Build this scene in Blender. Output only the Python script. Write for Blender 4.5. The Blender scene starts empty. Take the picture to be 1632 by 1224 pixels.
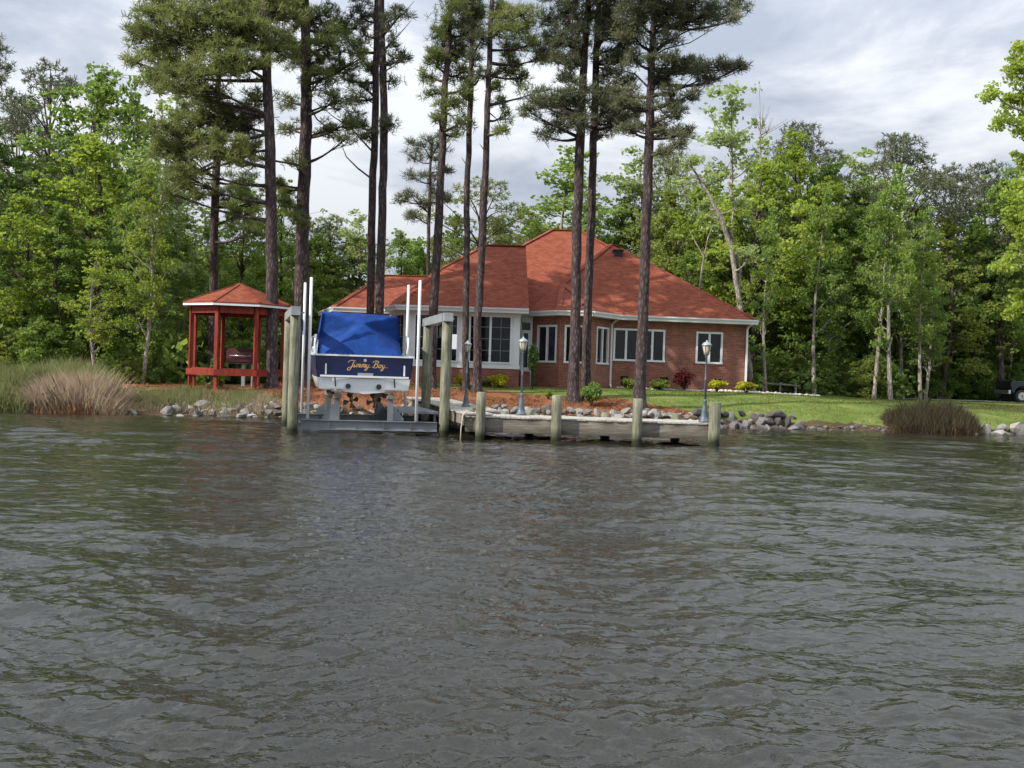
import bpy, bmesh, math, random
import numpy as np
from mathutils import Vector, Matrix, noise

scene = bpy.context.scene
COL = scene.collection
R = math.radians
# ------------------------------------------------------------------ camera
FPX = 1600.0                      # focal length in pixels of the 1632 px wide photograph
ROLL, PITCH, EYE = R(1.8), math.atan(23.0 / 1600.0), 2.0
cam_data = bpy.data.cameras.new('camera')
cam_data.sensor_width = 36.0
cam_data.lens = 36.0 * FPX / 1632.0
cam_data.clip_start = 0.1
cam_data.clip_end = 3000.0
cam = bpy.data.objects.new('camera', cam_data)
COL.objects.link(cam)
cam.matrix_world = Matrix.Translation((0, 0, EYE)) @ Matrix.Rotation(R(90) - PITCH, 4, 'X') @ Matrix.Rotation(ROLL, 4, 'Z')
scene.camera = cam
# ------------------------------------------------------------------ light
SUN_DIR = Vector((-0.72, -0.38, 0.62)).normalized()      # towards the sun
SUN_STRENGTH = 4.4
SKY_STRENGTH = 0.098
elev = math.asin(SUN_DIR.z)
azim = math.atan2(SUN_DIR.x, SUN_DIR.y)
sun_data = bpy.data.lights.new('sun', 'SUN')
sun_data.energy = SUN_STRENGTH
sun_data.angle = R(0.6)
sun_data.color = (1.0, 0.95, 0.86)
sun = bpy.data.objects.new('sun', sun_data)
COL.objects.link(sun)
sun.rotation_euler = SUN_DIR.to_track_quat('Z', 'Y').to_euler()
sun.location = SUN_DIR * 80

world = bpy.data.worlds.new('World')
scene.world = world
world.use_nodes = True
wt = world.node_tree
wt.nodes.clear()
def WN(t, **kw):
    n = wt.nodes.new(t)
    for k, v in kw.items():
        setattr(n, k, v)
    return n
w_out = WN('ShaderNodeOutputWorld'); w_bg = WN('ShaderNodeBackground')
w_bg.inputs['Strength'].default_value = SKY_STRENGTH
w_sky = WN('ShaderNodeTexSky', sky_type='NISHITA', sun_disc=False)
w_sky.sun_elevation = elev; w_sky.sun_rotation = azim
w_tc = WN('ShaderNodeTexCoord')
w_map = WN('ShaderNodeMapping'); w_map.inputs['Scale'].default_value = (1.5, 1.5, 4.6); w_map.inputs['Location'].default_value = (0.9, 0.65, 0.25)
w_n1 = WN('ShaderNodeTexNoise'); w_n1.inputs['Scale'].default_value = 2.1; w_n1.inputs['Detail'].default_value = 9; w_n1.inputs['Roughness'].default_value = 0.58; w_n1.inputs['Distortion'].default_value = 0.35
w_r1 = WN('ShaderNodeValToRGB')
e = w_r1.color_ramp.elements
e[0].position = 0.40; e[0].color = (3.5, 4.0, 4.8, 1)
e[1].position = 0.485; e[1].color = (4.6, 5.0, 5.75, 1)
x = e.new(0.53); x.color = (5.6, 5.95, 6.55, 1)
x = e.new(0.60); x.color = (6.8, 7.1, 7.5, 1)
w_map2 = WN('ShaderNodeMapping'); w_map2.inputs['Scale'].default_value = (1.6, 1.6, 8.0); w_map2.inputs['Location'].default_value = (4.3, 1.1, 2.6)
w_n2 = WN('ShaderNodeTexNoise'); w_n2.inputs['Scale'].default_value = 1.6; w_n2.inputs['Detail'].default_value = 7
w_r2 = WN('ShaderNodeValToRGB')
e = w_r2.color_ramp.elements
e[0].position = 0.62; e[0].color = (1, 1, 1, 1)
e[1].position = 0.76; e[1].color = (0.35, 0.35, 0.35, 1)
w_mix = WN('ShaderNodeMixRGB')
L = wt.links.new
L(w_tc.outputs['Generated'], w_map.inputs['Vector']); L(w_map.outputs[0], w_n1.inputs['Vector']); L(w_n1.outputs['Fac'], w_r1.inputs[0])
L(w_tc.outputs['Generated'], w_map2.inputs['Vector']); L(w_map2.outputs[0], w_n2.inputs['Vector']); L(w_n2.outputs['Fac'], w_r2.inputs[0])
# a cloudy sky is about three times as bright overhead as at the horizon: (1 + 2 sin h) / 3
w_sep = WN('ShaderNodeSeparateXYZ'); L(w_tc.outputs['Generated'], w_sep.inputs[0])
w_cl = WN('ShaderNodeMath', operation='MAXIMUM'); L(w_sep.outputs['Z'], w_cl.inputs[0]); w_cl.inputs[1].default_value = 0.0
w_ma = WN('ShaderNodeMath', operation='MULTIPLY_ADD'); L(w_cl.outputs[0], w_ma.inputs[0]); w_ma.inputs[1].default_value = 2.0 / 1.38; w_ma.inputs[2].default_value = 1.0 / 1.38
w_sc = WN('ShaderNodeVectorMath', operation='SCALE'); L(w_r1.outputs[0], w_sc.inputs[0]); L(w_ma.outputs[0], w_sc.inputs['Scale'])
L(w_r2.outputs[0], w_mix.inputs[0]); L(w_sky.outputs[0], w_mix.inputs[1]); L(w_sc.outputs[0], w_mix.inputs[2])
L(w_mix.outputs[0], w_bg.inputs['Color']); L(w_bg.outputs[0], w_out.inputs['Surface'])

vs = scene.view_settings
vs.view_transform = 'Standard'; vs.look = 'None'; vs.gamma = 1.0; vs.exposure = 0.42
vs.use_curve_mapping = False
scene.cycles.max_bounces = 6
scene.cycles.transparent_max_bounces = 6
scene.cycles.use_adaptive_sampling = True

# ------------------------------------------------------------------ survey helpers
CR, SR, CP, SP = math.cos(ROLL), math.sin(ROLL), math.cos(PITCH), math.sin(PITCH)
def at(px, py, d):
    """the point at distance d (metres along +Y) that the survey sighted at (px, py)"""
    dx, dy = px - 816.0, 612.0 - py
    a = dx * CR - dy * SR
    b = dx * SR + dy * CR
    v = Vector((a, FPX * CP + b * SP, -FPX * SP + b * CP))
    return Vector((0, 0, EYE)) + v * (d / v.y)
def gx(px, d, z):
    up = 23.0 + (z - EYE) / d * FPX
    return (px - 816.0 - up * SR) / CR * d / FPX
SX = [-60, -18, -16, -11.6, -9, -5.5, 1, 8.4, 13, 20, 22, 60]
SY = [33.5, 34.8, 35.0, 35.8, 36.2, 37.2, 38.6, 39.3, 40.0, 40.8, 41.0, 43.0]
def shore(x):
    return float(np.interp(x, SX, SY)) + 0.25 * math.sin(x * 0.9) + 0.12 * math.sin(x * 2.3 + 1)
def gh(x, y):
    s = y - shore(x)
    far_r = min(max((x - 11) / 10.0, 0), 1)
    left = min(max((-x - 8) / 4.0, 0), 1)
    top = 1.27 * (1 - far_r) * (1 - left) + 0.95 * far_r * (1 - left) + 0.85 * left
    bank = 0.30 * far_r + 0.52 * (1 - far_r)
    bank = bank * (1 - left) + 0.30 * left
    top = top
    if s < 0:
        h = max(-1.6, s * 0.55)
    elif s < 0.9:
        h = s / 0.9 * bank
    elif s < 7.5:
        t = (s - 0.9) / 6.6
        if left > 0:
            t = t * (1 - left) + left * min(1, (s - 0.9) / 3.6)
        h = bank + (top - bank) * (t * (1.6 - 0.6 * t))
    else:
        h = top
    if s > 0.3:
        h += 0.035 * noise.noise(Vector((x * 0.45, y * 0.45, 0)))
    if y > 75:
        h += (y - 75) * 0.004
    return h

# ------------------------------------------------------------------ materials
def new_mat(name):
    m = bpy.data.materials.new(name); m.use_nodes = True
    return m, m.node_tree, m.node_tree.nodes['Principled BSDF']
def nd(nt, t, **kw):
    n = nt.nodes.new(t)
    for k, v in kw.items():
        setattr(n, k, v)
    return n
def coords(nt, scale=(1, 1, 1), kind='Object'):
    tc = nd(nt, 'ShaderNodeTexCoord'); mp = nd(nt, 'ShaderNodeMapping')
    mp.inputs['Scale'].default_value = scale
    nt.links.new(tc.outputs[kind], mp.inputs['Vector'])
    return mp.outputs[0]
def ramp(nt, fac, stops):
    r = nd(nt, 'ShaderNodeValToRGB'); el = r.color_ramp.elements
    while len(el) < len(stops):
        el.new(0.5)
    for q, (p, c) in zip(el, stops):
        q.position = p; q.color = (c[0], c[1], c[2], 1)
    nt.links.new(fac, r.inputs[0])
    return r.outputs[0]
def noise_tex(nt, vec, scale, detail=4, rough=0.55, dist=0):
    n = nd(nt, 'ShaderNodeTexNoise')
    n.inputs['Scale'].default_value = scale; n.inputs['Detail'].default_value = detail
    n.inputs['Roughness'].default_value = rough; n.inputs['Distortion'].default_value = dist
    if vec is not None: nt.links.new(vec, n.inputs['Vector'])
    return n.outputs['Fac']
def bump(nt, b, h, strength=0.4, dist=0.02):
    n = nd(nt, 'ShaderNodeBump'); n.inputs['Strength'].default_value = strength; n.inputs['Distance'].default_value = dist
    nt.links.new(h, n.inputs['Height']); nt.links.new(n.outputs[0], b.inputs['Normal'])
def simple(name, c, rough=0.6, var=0.15, scale=6.0, metallic=0.0, bumpv=0.0, stretch=(1, 1, 1)):
    m, nt, b = new_mat(name)
    f = noise_tex(nt, coords(nt, stretch), scale, 6)
    lo = [v * (1 - var) for v in c]; hi = [min(1, v * (1 + var)) for v in c]
    nt.links.new(ramp(nt, f, [(0.3, lo), (0.7, hi)]), b.inputs['Base Color'])
    b.inputs['Roughness'].default_value = rough; b.inputs['Metallic'].default_value = metallic
    if bumpv: bump(nt, b, f, bumpv, 0.01)
    return m
def leaf_mat(name, c1, c2, trans=0.45, rough=0.6, var=0.35):
    """leaf: hue changes from leaf to leaf and from spray to spray; some light comes through"""
    m, nt, b = new_mat(name)
    out = nt.nodes['Material Output']
    f1 = noise_tex(nt, coords(nt), 0.55, 3)
    g = nd(nt, 'ShaderNodeNewGeometry')
    oi = nd(nt, 'ShaderNodeObjectInfo')
    a = nd(nt, 'ShaderNodeMath', operation='MULTIPLY_ADD'); nt.links.new(g.outputs['Random Per Island'], a.inputs[0]); a.inputs[1].default_value = 0.45
    a2 = nd(nt, 'ShaderNodeMath', operation='MULTIPLY_ADD'); nt.links.new(f1, a2.inputs[0]); a2.inputs[1].default_value = 0.9; a2.inputs[2].default_value = -0.3
    nt.links.new(a2.outputs[0], a.inputs[2])
    a3 = nd(nt, 'ShaderNodeMath', operation='MULTIPLY_ADD'); nt.links.new(oi.outputs['Random'], a3.inputs[0]); a3.inputs[1].default_value = 0.3
    nt.links.new(a.outputs[0], a3.inputs[2])
    dark = [v * (1 - var) for v in c1]
    col = ramp(nt, a3.outputs[0], [(0.1, dark), (0.5, c1), (0.95, c2)])
    b.inputs['Roughness'].default_value = rough
    b.inputs['Specular IOR Level'].default_value = 0.25
    nt.links.new(col, b.inputs['Base Color'])
    tr = nd(nt, 'ShaderNodeBsdfTranslucent')
    hs = nd(nt, 'ShaderNodeHueSaturation'); hs.inputs['Value'].default_value = 1.5; hs.inputs['Saturation'].default_value = 1.1
    nt.links.new(col, hs.inputs['Color']); nt.links.new(hs.outputs[0], tr.inputs['Color'])
    mx = nd(nt, 'ShaderNodeMixShader'); mx.inputs[0].default_value = trans
    nt.links.new(b.outputs[0], mx.inputs[1]); nt.links.new(tr.outputs[0], mx.inputs[2]); nt.links.new(mx.outputs[0], out.inputs['Surface'])
    return m
def bark_mat(name, c1, c2, scale=5.0):
    m, nt, b = new_mat(name)
    f = noise_tex(nt, coords(nt, (1, 1, 0.28)), scale, 8, 0.65, 0.3)
    v = nd(nt, 'ShaderNodeTexVoronoi', feature='DISTANCE_TO_EDGE'); v.inputs['Scale'].default_value = scale * 1.8
    nt.links.new(coords(nt, (1, 1, 0.35)), v.inputs['Vector'])
    mul = nd(nt, 'ShaderNodeMath', operation='MULTIPLY_ADD'); mul.inputs[1].default_value = 0.9
    nt.links.new(v.outputs['Distance'], mul.inputs[0]); nt.links.new(f, mul.inputs[2])
    nt.links.new(ramp(nt, mul.outputs[0], [(0.35, [q * 0.45 for q in c1]), (0.6, c1), (0.95, c2)]), b.inputs['Base Color'])
    b.inputs['Roughness'].default_value = 0.95; b.inputs['Specular IOR Level'].default_value = 0.15
    bump(nt, b, mul.outputs[0], 0.9, 0.05)
    return m
def wood_mat(name, c1, c2, stretch, wet=True, rough=0.85, along='z'):
    """weathered timber: grain along the stretch axis, algae-dark where the water reaches it"""
    m, nt, b = new_mat(name)
    f = noise_tex(nt, coords(nt, stretch), 6, 8, 0.6, 0.4)
    big = noise_tex(nt, coords(nt), 1.7, 3)
    ad = nd(nt, 'ShaderNodeMath', operation='MULTIPLY_ADD'); ad.inputs[1].default_value = 0.5
    nt.links.new(big, ad.inputs[0]); nt.links.new(f, ad.inputs[2])
    col = ramp(nt, ad.outputs[0], [(0.45, [q * 0.55 for q in c1]), (0.68, c1), (0.95, c2)])
    if wet:
        geo = nd(nt, 'ShaderNodeNewGeometry'); sx = nd(nt, 'ShaderNodeSeparateXYZ'); nt.links.new(geo.outputs['Position'], sx.inputs[0])
        zz = nd(nt, 'ShaderNodeMath', operation='MULTIPLY_ADD'); nt.links.new(big, zz.inputs[0]); zz.inputs[1].default_value = -0.35; nt.links.new(sx.outputs['Z'], zz.inputs[2])
        mr = nd(nt, 'ShaderNodeMapRange'); nt.links.new(zz.outputs[0], mr.inputs[0]); mr.inputs[1].default_value = -0.08; mr.inputs[2].default_value = 0.22
        mx = nd(nt, 'ShaderNodeMixRGB'); nt.links.new(mr.outputs[0], mx.inputs[0]); mx.inputs[1].default_value = (0.022, 0.026, 0.014, 1); nt.links.new(col, mx.inputs[2])
        col = mx.outputs[0]
    nt.links.new(col, b.inputs['Base Color'])
    b.inputs['Roughness'].default_value = rough; b.inputs['Specular IOR Level'].default_value = 0.25
    bump(nt, b, f, 0.6, 0.015)
    return m
def glass_mat(name, c=(0.006, 0.0075, 0.008), rough=0.06):
    m, nt, b = new_mat(name)
    f = noise_tex(nt, coords(nt), 1.3, 3)
    nt.links.new(ramp(nt, f, [(0.35, [v * 0.5 for v in c]), (0.65, [v * 1.9 for v in c])]), b.inputs['Base Color'])
    b.inputs['Roughness'].default_value = rough; b.inputs['IOR'].default_value = 1.4
    bump(nt, b, f, 0.05, 0.05)
    return m

M = {}
M['pine_needles'] = leaf_mat('pine_needles', (0.145, 0.175, 0.060), (0.29, 0.305, 0.105), 0.4)
M['pine_needles_grey'] = leaf_mat('pine_needles_grey', (0.115, 0.13, 0.075), (0.23, 0.23, 0.12), 0.35)
M['leaf_yellow'] = leaf_mat('leaf_yellow_green', (0.24, 0.31, 0.055), (0.44, 0.50, 0.115), 0.5)
M['leaf_mid'] = leaf_mat('leaf_mid_green', (0.15, 0.225, 0.050), (0.30, 0.38, 0.10), 0.5)
M['leaf_bright'] = leaf_mat('leaf_bright_green', (0.155, 0.235, 0.060), (0.29, 0.38, 0.115), 0.5)
M['leaf_dark'] = leaf_mat('leaf_dark_green', (0.10, 0.155, 0.045), (0.20, 0.27, 0.08), 0.5)
M['leaf_olive'] = leaf_mat('leaf_olive', (0.17, 0.21, 0.050), (0.33, 0.37, 0.095), 0.5)
M['leaf_pale'] = leaf_mat('leaf_pale_green', (0.25, 0.32, 0.12), (0.42, 0.48, 0.22), 0.5)
M['bark_pine'] = bark_mat('pine_bark', (0.060, 0.045, 0.044), (0.155, 0.118, 0.110))
M['bark_dark'] = bark_mat('dark_bark', (0.07, 0.06, 0.05), (0.15, 0.13, 0.11))
M['bark_pale'] = bark_mat('pale_grey_bark', (0.24, 0.215, 0.18), (0.46, 0.43, 0.38))
M['piling'] = wood_mat('piling_timber', (0.145, 0.145, 0.098), (0.29, 0.285, 0.21), (3, 3, 0.35))
M['fascia_wood'] = wood_mat('fascia_timber', (0.155, 0.135, 0.11), (0.27, 0.245, 0.20), (0.35, 3, 3))
M['deck_wood'] = wood_mat('deck_timber', (0.33, 0.31, 0.27), (0.50, 0.48, 0.43), (3, 0.4, 3), wet=False)
M['red_wood'] = wood_mat('red_stained_wood', (0.19, 0.027, 0.015), (0.30, 0.048, 0.028), (2, 2, 0.4), wet=False, rough=0.55)
M['white_paint'] = simple('white_paint', (0.72, 0.74, 0.74), 0.45, 0.06, 2.0)
M['trim_white'] = simple('white_trim', (0.62, 0.64, 0.64), 0.5, 0.08, 1.5)
M['pvc'] = simple('white_pvc', (0.86, 0.87, 0.89), 0.35, 0.04, 1.0)
M['galvanised'] = simple('galvanised_steel', (0.34, 0.36, 0.37), 0.42, 0.2, 3.0, metallic=0.35)
M['grey_metal'] = simple('grey_aluminium', (0.20, 0.215, 0.23), 0.45, 0.25, 2.0, metallic=0.3)
M['lamp_metal'] = simple('lamp_post_metal', (0.09, 0.11, 0.14), 0.45, 0.3, 5.0)
M['black'] = simple('black_rubber', (0.015, 0.015, 0.016), 0.6, 0.2)
M['bronze'] = simple('bronze', (0.10, 0.07, 0.045), 0.5, 0.4, 6, metallic=0.4)
M['navy'] = simple('navy_gelcoat', (0.003, 0.010, 0.058), 0.25, 0.1, 1.0)
M['gelcoat'] = simple('white_gelcoat', (0.76, 0.78, 0.79), 0.2, 0.05, 1.5)
M['gold'] = simple('gold_leaf_letters', (0.62, 0.36, 0.14), 0.45, 0.1)
M['glass'] = glass_mat('window_glass')
M['glass_blue'] = glass_mat('window_glass_blue', (0.02, 0.022, 0.05))
M['curtain'] = simple('window_curtain', (0.55, 0.56, 0.57), 0.8, 0.1)
M['lamp_glass'] = simple('frosted_lamp_glass', (0.52, 0.49, 0.36), 0.3, 0.1)
M['rope'] = simple('rope', (0.45, 0.42, 0.30), 0.9, 0.2, 30)
M['stone_white'] = simple('white_edging_stone', (0.55, 0.52, 0.47), 0.9, 0.2, 5, bumpv=0.3)
M['maroon'] = simple('maroon_metal', (0.075, 0.018, 0.022), 0.4, 0.3)
M['truck_paint'] = simple('dark_truck_paint', (0.018, 0.028, 0.038), 0.12, 0.15)
M['truck_trim'] = simple('grey_truck_cladding', (0.20, 0.19, 0.18), 0.45, 0.1)
M['tail_red'] = simple('tail_lamp_red', (0.09, 0.008, 0.008), 0.2, 0.1)
M['chrome'] = simple('alloy', (0.6, 0.6, 0.6), 0.25, 0.1, metallic=0.8)

def canvas_mat():
    m, nt, b = new_mat('blue_canvas')
    f = noise_tex(nt, coords(nt, (1, 1, 1)), 2.2, 5, 0.5, 0.8)
    fine = noise_tex(nt, coords(nt, (1, 1, 1)), 60, 2)
    nt.links.new(ramp(nt, f, [(0.3, (0.004, 0.026, 0.13)), (0.7, (0.009, 0.048, 0.22))]), b.inputs['Base Color'])
    b.inputs['Roughness'].default_value = 0.85; b.inputs['Specular IOR Level'].default_value = 0.2
    ad = nd(nt, 'ShaderNodeMath', operation='MULTIPLY_ADD'); ad.inputs[1].default_value = 0.06
    nt.links.new(fine, ad.inputs[0]); nt.links.new(f, ad.inputs[2])
    bump(nt, b, ad.outputs[0], 0.7, 0.05)
    return m
M['canvas'] = canvas_mat()
def brick_mat():
    m, nt, b = new_mat('red_brick')
    # brick courses from world-like coordinates: u runs along the wall, v is height
    geo = nd(nt, 'ShaderNodeNewGeometry'); s = nd(nt, 'ShaderNodeSeparateXYZ'); nt.links.new(geo.outputs['Position'], s.inputs[0])
    sn = nd(nt, 'ShaderNodeSeparateXYZ'); nt.links.new(geo.outputs['True Normal'], sn.inputs[0])
    m1 = nd(nt, 'ShaderNodeMath', operation='MULTIPLY'); nt.links.new(s.outputs['X'], m1.inputs[0]); nt.links.new(sn.outputs['Y'], m1.inputs[1])
    m2 = nd(nt, 'ShaderNodeMath', operation='MULTIPLY'); nt.links.new(s.outputs['Y'], m2.inputs[0]); nt.links.new(sn.outputs['X'], m2.inputs[1])
    u = nd(nt, 'ShaderNodeMath', operation='SUBTRACT'); nt.links.new(m1.outputs[0], u.inputs[0]); nt.links.new(m2.outputs[0], u.inputs[1])
    c = nd(nt, 'ShaderNodeCombineXYZ'); nt.links.new(u.outputs[0], c.inputs[0]); nt.links.new(s.outputs['Z'], c.inputs[1])
    br = nd(nt, 'ShaderNodeTexBrick'); nt.links.new(c.outputs[0], br.inputs['Vector'])
    br.inputs['Scale'].default_value = 1.0; br.inputs['Brick Width'].default_value = 0.21; br.inputs['Row Height'].default_value = 0.075
    br.inputs['Mortar Size'].default_value = 0.006; br.inputs['Bias'].default_value = -0.1
    br.inputs['Color1'].default_value = (0.22, 0.070, 0.044, 1); br.inputs['Color2'].default_value = (0.33, 0.130, 0.082, 1); br.inputs['Mortar'].default_value = (0.33, 0.24, 0.20, 1)
    f = noise_tex(nt, coords(nt), 2.0, 4)
    mx = nd(nt, 'ShaderNodeMixRGB', blend_type='MULTIPLY'); mx.inputs[0].default_value = 0.5
    nt.links.new(br.outputs['Color'], mx.inputs[1]); nt.links.new(ramp(nt, f, [(0.3, (0.55, 0.5, 0.5)), (0.7, (1.1, 1.05, 1.0))]), mx.inputs[2])
    nt.links.new(mx.outputs[0], b.inputs['Base Color']); b.inputs['Roughness'].default_value = 0.9
    inv = nd(nt, 'ShaderNodeMath', operation='SUBTRACT'); inv.inputs[0].default_value = 1; nt.links.new(br.outputs['Fac'], inv.inputs[1])
    bump(nt, b, inv.outputs[0], 0.6, 0.01)
    return m
M['brick'] = brick_mat()
def shingle_mat():
    m, nt, b = new_mat('red_asphalt_shingles')
    geo = nd(nt, 'ShaderNodeNewGeometry'); s = nd(nt, 'ShaderNodeSeparateXYZ'); nt.links.new(geo.outputs['Position'], s.inputs[0])
    c = nd(nt, 'ShaderNodeCombineXYZ')
    ad = nd(nt, 'ShaderNodeMath', operation='MULTIPLY_ADD'); nt.links.new(s.outputs['Y'], ad.inputs[0]); ad.inputs[1].default_value = 0.37; nt.links.new(s.outputs['X'], ad.inputs[2])
    nt.links.new(ad.outputs[0], c.inputs[0]); nt.links.new(s.outputs['Z'], c.inputs[1])
    br = nd(nt, 'ShaderNodeTexBrick'); nt.links.new(c.outputs[0], br.inputs['Vector'])
    br.inputs['Scale'].default_value = 1.0; br.inputs['Brick Width'].default_value = 0.24; br.inputs['Row Height'].default_value = 0.08
    br.inputs['Mortar Size'].default_value = 0.004
    br.inputs['Color1'].default_value = (0.205, 0.058, 0.034, 1); br.inputs['Color2'].default_value = (0.285, 0.092, 0.057, 1); br.inputs['Mortar'].default_value = (0.13, 0.038, 0.024, 1)
    f = noise_tex(nt, coords(nt), 0.8, 5); g = noise_tex(nt, coords(nt), 28, 2)
    mx = nd(nt, 'ShaderNodeMixRGB', blend_type='MULTIPLY'); mx.inputs[0].default_value = 0.6
    nt.links.new(br.outputs['Color'], mx.inputs[1]); nt.links.new(ramp(nt, f, [(0.3, (0.90, 0.88, 0.87)), (0.7, (1.04, 1.03, 1.02))]), mx.inputs[2])
    mx2 = nd(nt, 'ShaderNodeMixRGB', blend_type='MULTIPLY'); mx2.inputs[0].default_value = 0.8
    nt.links.new(mx.outputs[0], mx2.inputs[1]); nt.links.new(ramp(nt, g, [(0.3, (0.62, 0.62, 0.62)), (0.7, (1.3, 1.25, 1.25))]), mx2.inputs[2])
    nt.links.new(mx2.outputs[0], b.inputs['Base Color']); b.inputs['Roughness'].default_value = 0.95; b.inputs['Specular IOR Level'].default_value = 0.08
    inv = nd(nt, 'ShaderNodeMath', operation='SUBTRACT'); inv.inputs[0].default_value = 1; nt.links.new(br.outputs['Fac'], inv.inputs[1])
    bump(nt, b, inv.outputs[0], 0.5, 0.01)
    return m
M['shingle'] = shingle_mat()
def rock_mat(name, lo, hi):
    m, nt, b = new_mat(name)
    oi = nd(nt, 'ShaderNodeObjectInfo'); f = noise_tex(nt, coords(nt), 4, 8, 0.65)
    ad = nd(nt, 'ShaderNodeMath', operation='MULTIPLY_ADD'); ad.inputs[1].default_value = 0.6
    nt.links.new(oi.outputs['Random'], ad.inputs[0])
    ml = nd(nt, 'ShaderNodeMath', operation='MULTIPLY'); ml.inputs[1].default_value = 0.6; nt.links.new(f, ml.inputs[0]); nt.links.new(ml.outputs[0], ad.inputs[2])
    nt.links.new(ramp(nt, ad.outputs[0], [(0.2, lo), (0.85, hi)]), b.inputs['Base Color'])
    b.inputs['Roughness'].default_value = 0.9; bump(nt, b, f, 0.8, 0.05)
    return m
M['rock'] = rock_mat('riprap_stone', (0.045, 0.043, 0.042), (0.31, 0.29, 0.265))
M['rock_dark'] = rock_mat('dark_riprap_stone', (0.04, 0.036, 0.035), (0.17, 0.155, 0.15))
def ground_mat():
    m, nt, b = new_mat('ground_cover')
    at_ = nd(nt, 'ShaderNodeVertexColor', layer_name='zone')
    sp = nd(nt, 'ShaderNodeSeparateColor'); nt.links.new(at_.outputs['Color'], sp.inputs[0])
    v = coords(nt)
    n1 = noise_tex(nt, v, 1.1, 6, 0.6); n2 = noise_tex(nt, v, 14, 4, 0.7); n3 = noise_tex(nt, v, 0.35, 4)
    def col(lo, mid, hi, n=n2): return ramp(nt, n, [(0.25, lo), (0.5, mid), (0.78, hi)])
    soil = col((0.035, 0.026, 0.016), (0.085, 0.06, 0.035), (0.15, 0.11, 0.06))
    mulch = col((0.10, 0.042, 0.022), (0.235, 0.098, 0.050), (0.38, 0.19, 0.10))
    lawn = col((0.065, 0.10, 0.024), (0.125, 0.17, 0.038), (0.22, 0.245, 0.068))
    dry = col((0.13, 0.12, 0.045), (0.24, 0.21, 0.085), (0.36, 0.31, 0.15))
    # bare yellowish patches inside the lawn
    pm = nd(nt, 'ShaderNodeMixRGB'); nt.links.new(ramp(nt, n1, [(0.5, (0, 0, 0)), (0.68, (0.75,) * 3)]), pm.inputs[0]); nt.links.new(lawn, pm.inputs[1]); nt.links.new(dry, pm.inputs[2])
    cur = soil
    for chan, c in (('Green', pm.outputs[0]), ('Blue', dry), ('Red', mulch)):
        a = nd(nt, 'ShaderNodeMath', operation='MULTIPLY_ADD'); nt.links.new(n1, a.inputs[0]); a.inputs[1].default_value = 0.9; a.inputs[2].default_value = -0.45
        s = nd(nt, 'ShaderNodeMath', operation='ADD'); nt.links.new(a.outputs[0], s.inputs[0]); nt.links.new(sp.outputs[chan], s.inputs[1])
        mr = nd(nt, 'ShaderNodeMapRange'); nt.links.new(s.outputs[0], mr.inputs[0]); mr.inputs[1].default_value = 0.38; mr.inputs[2].default_value = 0.62
        mx = nd(nt, 'ShaderNodeMixRGB'); nt.links.new(mr.outputs[0], mx.inputs[0]); nt.links.new(cur, mx.inputs[1]); nt.links.new(c, mx.inputs[2])
        cur = mx.outputs[0]
    nt.links.new(cur, b.inputs['Base Color']); b.inputs['Roughness'].default_value = 1.0; b.inputs['Specular IOR Level'].default_value = 0.1
    bump(nt, b, n2, 0.9, 0.05)
    return m
M['ground'] = ground_mat()
def water_mat():
    m, nt, b = new_mat('river_water')
    b.inputs['Base Color'].default_value = (0.017, 0.016, 0.010, 1)
    b.inputs['Roughness'].default_value = 0.02
    b.inputs['IOR'].default_value = 1.52
    b.inputs['Specular IOR Level'].default_value = 0.5
    v = coords(nt, (1, 1.6, 1))
    a = noise_tex(nt, v, 5.0, 3, 0.55, 0.6); c = noise_tex(nt, v, 13, 3, 0.55, 0.4)
    s = nd(nt, 'ShaderNodeMath', operation='MULTIPLY_ADD'); s.inputs[1].default_value = 0.22; nt.links.new(c, s.inputs[0]); nt.links.new(a, s.inputs[2])
    bump(nt, b, s.outputs[0], 0.42, 0.05)
    return m
M['water'] = water_mat()
def gravel():
    return simple('gravel', (0.40, 0.38, 0.34), 0.95, 0.25, 18, bumpv=0.4)
M['gravel'] = gravel()

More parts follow.
